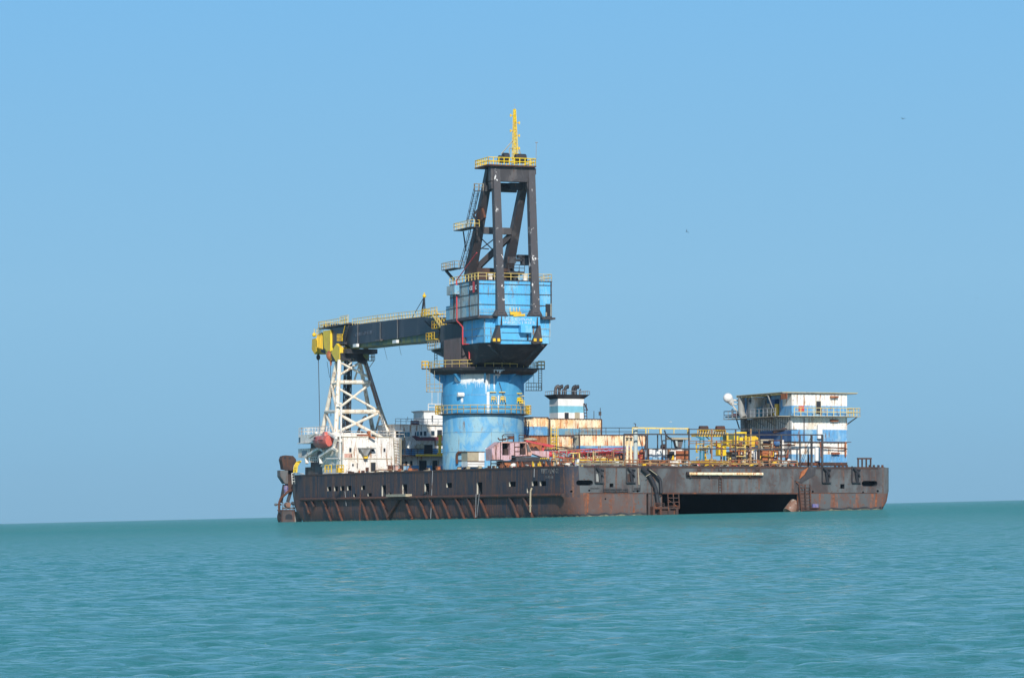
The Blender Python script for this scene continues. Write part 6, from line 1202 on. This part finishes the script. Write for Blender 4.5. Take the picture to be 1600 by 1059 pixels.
def tangle(name, label, x0, x1, y0, y1, v0, v1, n, seed):
    q_ = random.Random(seed); t = thing(name, label, 'pipework', FV((x0+x1)/2, 728, (v0+v1)/2))
    for i in range(n):
        x = q_.uniform(x0, x1); y = q_.uniform(y0, y1); v = q_.uniform(v0, v1); pts = [FV(x, y, v)]; k = q_.choice((2, 3, 3, 4)); hz = q_.random() < .55
        for j in range(k):
            if hz: x = min(x1, max(x0, x+q_.choice((-1, 1))*q_.uniform(5, 22)))
            else: y = min(728.5, max(y0, y+q_.choice((-1, 1))*q_.uniform(4, 14)))
            hz = not hz; pts.append(FV(x, y, v+q_.uniform(-.15, .15)))
        mb = MB(); mb.path(pts, q_.choice((.05, .06, .09, .12)), 6); mb.build('pipe', q_.choice(['rail_rust', 'rust_orange', 'rust_orange', 'rust_steel', 'rail_yellow', 'tan', 'yellow']), t)
    for i in range(n//3):
        x = q_.uniform(x0, x1); v = q_.uniform(v0, v1); h_ = q_.uniform(y0, y1); mb = MB(); mb.beam(FV(x, 729, v), FV(x, h_, v), q_.choice((.12, .18, .25))); mb.build('stanchion', q_.choice(['rail_rust', 'rust_orange', 'rust_steel', 'rail_yellow']), t)
tangle('machinery_pipes', 'tangled rust orange pipes under and around the yellow machines', 1088, 1245, 688, 722, 5, 7.5, 46, 5)
tangle('deck_pipes', 'tangled rust orange pipes in front of the long cream container', 862, 1010, 703, 722, 14, 24, 40, 8)
# scrap that nobody could count
mats_ = ['rust_steel', 'rust_orange', 'rust_dark', 'tan', 'grey_steel', 'yellow', 'white', 'red', 'black_paint', 'pale_cyl']
mb = MB()
def junk(x0, x1, y0, v0, v1, n, edge=False):
    for i in range(n):
        x = rnd.uniform(x0, x1); v = rnd.uniform(v0, v1); p = FV(x, 728, v); h = rnd.random()**2*(728-y0)*.1+.12; mi = rnd.randrange(len(mats_))
        if p.x < .9: continue
        p.z = DECK+.01; k = rnd.random()
        if k < .4: w_ = rnd.uniform(.15, .7); mb.beam(p, p+Vector((0, 0, h)), w_, rnd.uniform(.2, .6), up=(0, 1, 0), mi=mi)
        elif k < .8: mb.tube(p+Vector((0, 0, h*.5)), p+Vector((rnd.uniform(-1.6, 1.6), rnd.uniform(-.5, .5), h*rnd.uniform(.3, 1))), rnd.uniform(.05, .13), 5, mi=mi)
        else: mb.ball(p+Vector((0, 0, h*.4)), h*.5, 4, (rnd.uniform(.7, 1.6), 1, 1), mi=mi)
junk(795, 975, 719, 20, 34, 190); junk(880, 1000, 721, 2, 12, 110); junk(1000, 1245, 719, 1.6, 5, 190); junk(1076, 1246, 712, 10, 16, 70)
sc_ = single(mb, 'deck_scrap', 'loose rusty scrap, pipes and rubble littering the after deck', None, mats_, (20, 12, DECK), kind='stuff')
mb = MB()
for i in range(90):
    v = rnd.uniform(4, 112); p = Vector((rnd.uniform(.5, 1.6), v, DECK)); h = rnd.random()**2*.5+.1; mb.beam(p, p+Vector((0, 0, h)), rnd.uniform(.2, .7), .4, up=(0, 1, 0), mi=rnd.randrange(4))
single(mb, 'deck_scrap', 'rusty lumps and chocks scattered along the port deck edge', None, mats_[:4], (1, 60, DECK), kind='stuff')
# ---------------------------------------------------------------- birds
INV = (Matrix.Translation((XA, D0, 0)) @ Matrix.Rotation(TH, 4, 'Z')).inverted()
def bird(px, py, Y, span, mt, lab, bank=0.0, flap=.25, yaw=0.0, group='birds flying over the sea'):
    c = INV @ Vector(((px-800)*Y/F, Y, CAM_H+(HOR-py)*Y/F)); t = thing('bird', lab, 'bird', c, group); rot = Matrix.Rotation(-TH+yaw, 3, 'Z') @ Matrix.Rotation(bank, 3, 'Y'); s = span
    def T(m):
        m.v = [tuple(Vector(c)+rot @ Vector(p)) for p in m.v]; return m
    mb = MB(); n = 8; L_ = [(-.24, .01), (-.16, .04), (0, .06), (.12, .045), (.17, .035), (.2, .04), (.24, .02), (.28, .004)]
    for y, r in L_:
        for i in range(n): a = 2*math.pi*i/n; mb.v.append((r*s*math.cos(a), y*s*-1, r*s*math.sin(a)*.9))
    for j in range(len(L_)-1):
        for i in range(n): mb.f.append((j*n+i, j*n+(i+1) % n, (j+1)*n+(i+1) % n, (j+1)*n+i)); mb.m.append(0)
    mb.f += [tuple(range(n)), tuple(range((len(L_)-1)*n, len(L_)*n))]; mb.m += [0, 0]; mb.prism([(-.05*s, .2*s), (.05*s, .2*s), (.09*s, .34*s), (-.09*s, .34*s)], 'z', -.006*s, .006*s)
    T(mb).build('body', mt, t, True)
    for sd_ in (-1, 1):
        mb = MB(); st2 = [(0.03, 0, .12, .03), (.24, flap*.55, .13, .022), (.38, flap*.45, .09, .014), (.52, flap*.1, .02, .004)]
        for x, z, ch, th in st2: mb.v += [(sd_*x*s, -ch*s*.6, z*s*.6), (sd_*x*s, ch*s, z*s*.6), (sd_*x*s, ch*s*.2, (z*.6+th)*s)]
        for j in range(3): a = j*3; mb.f += [(a, a+1, a+4, a+3), (a+1, a+2, a+5, a+4), (a+2, a, a+3, a+5)]; mb.m += [0]*3
        mb.f += [(0, 2, 1), (9, 10, 11)]; mb.m += [0, 0]; T(mb).build('wing', mt, t)
bird(1411, 186, 640, 1.15, 'feather_dark', 'dark gull gliding with spread wings, highest bird in the sky', .05, .5, .3)
bird(1073, 362, 560, .75, 'feather_dark', 'small dark bird banking steeply in the open sky beside the crane mast', .9, .8, .5)
bird(356.5, 371, 1500, 1.0, 'feather_dark', 'tiny far bird over the bow, the first of two flying close together', .5, .6, .2)
bird(372, 373.5, 1500, 1.1, 'feather_dark', 'tiny far bird over the bow, the second of two and a little lower', .1, .4, 0)
bird(650.5, 442, 1300, .9, 'feather_dark', 'lone tiny bird just above the lamp post of the dark boom', .5, .6, 0)
bird(1526, 466.5, 1300, 1.3, 'feather_dark', 'faint far bird in empty sky beyond the stern, lowest dark bird', -.15, .3, .1)
bird(554, 348, 1500, .6, 'feather_dark', 'faintest speck of a bird above the boom and boom rest', .3, .4, 0)
bird(1048, 659, 500, .78, 'feather_white', 'white gull flying low just above the yellow walkway frame', -.12, .15, 1.2)
# ---------------------------------------------------------------- thin sea air
def make_haze():
    x, y0, y1, z0, z1 = 6200, -1560, 6060, -1.6, 78
    me = bpy.data.meshes.new('haze'); me.from_pydata([(-x, y0, z0), (x, y0, z0), (x, y1, z0), (-x, y1, z0), (-x, y0, z1), (x, y0, z1), (x, y1, z1), (-x, y1, z1)], [], [(0, 3, 2, 1), (4, 5, 6, 7), (0, 1, 5, 4), (1, 2, 6, 5), (2, 3, 7, 6), (3, 0, 4, 7)])
    o = bpy.data.objects.new('haze', me); C.objects.link(o); o['kind'] = 'stuff'
    m = bpy.data.materials.new('haze_air'); m.use_nodes = True; n = m.node_tree; n.nodes.remove(n.nodes['Principled BSDF'])
    v = n.nodes.new('ShaderNodeVolumePrincipled'); v.inputs['Density'].default_value = HAZE; v.inputs['Color'].default_value = (.52, .80, 1.0, 1); v.inputs['Anisotropy'].default_value = 0.0
    n.links.new(v.outputs[0], n.nodes['Material Output'].inputs['Volume']); me.materials.append(m)
HAZE = 4.5e-5
make_haze()
# ---------------------------------------------------------------- put everything into the world (the ship lies slightly heeled)
for o, base in ROOTS:
    o.matrix_world = SHIP @ Matrix.Translation(base)
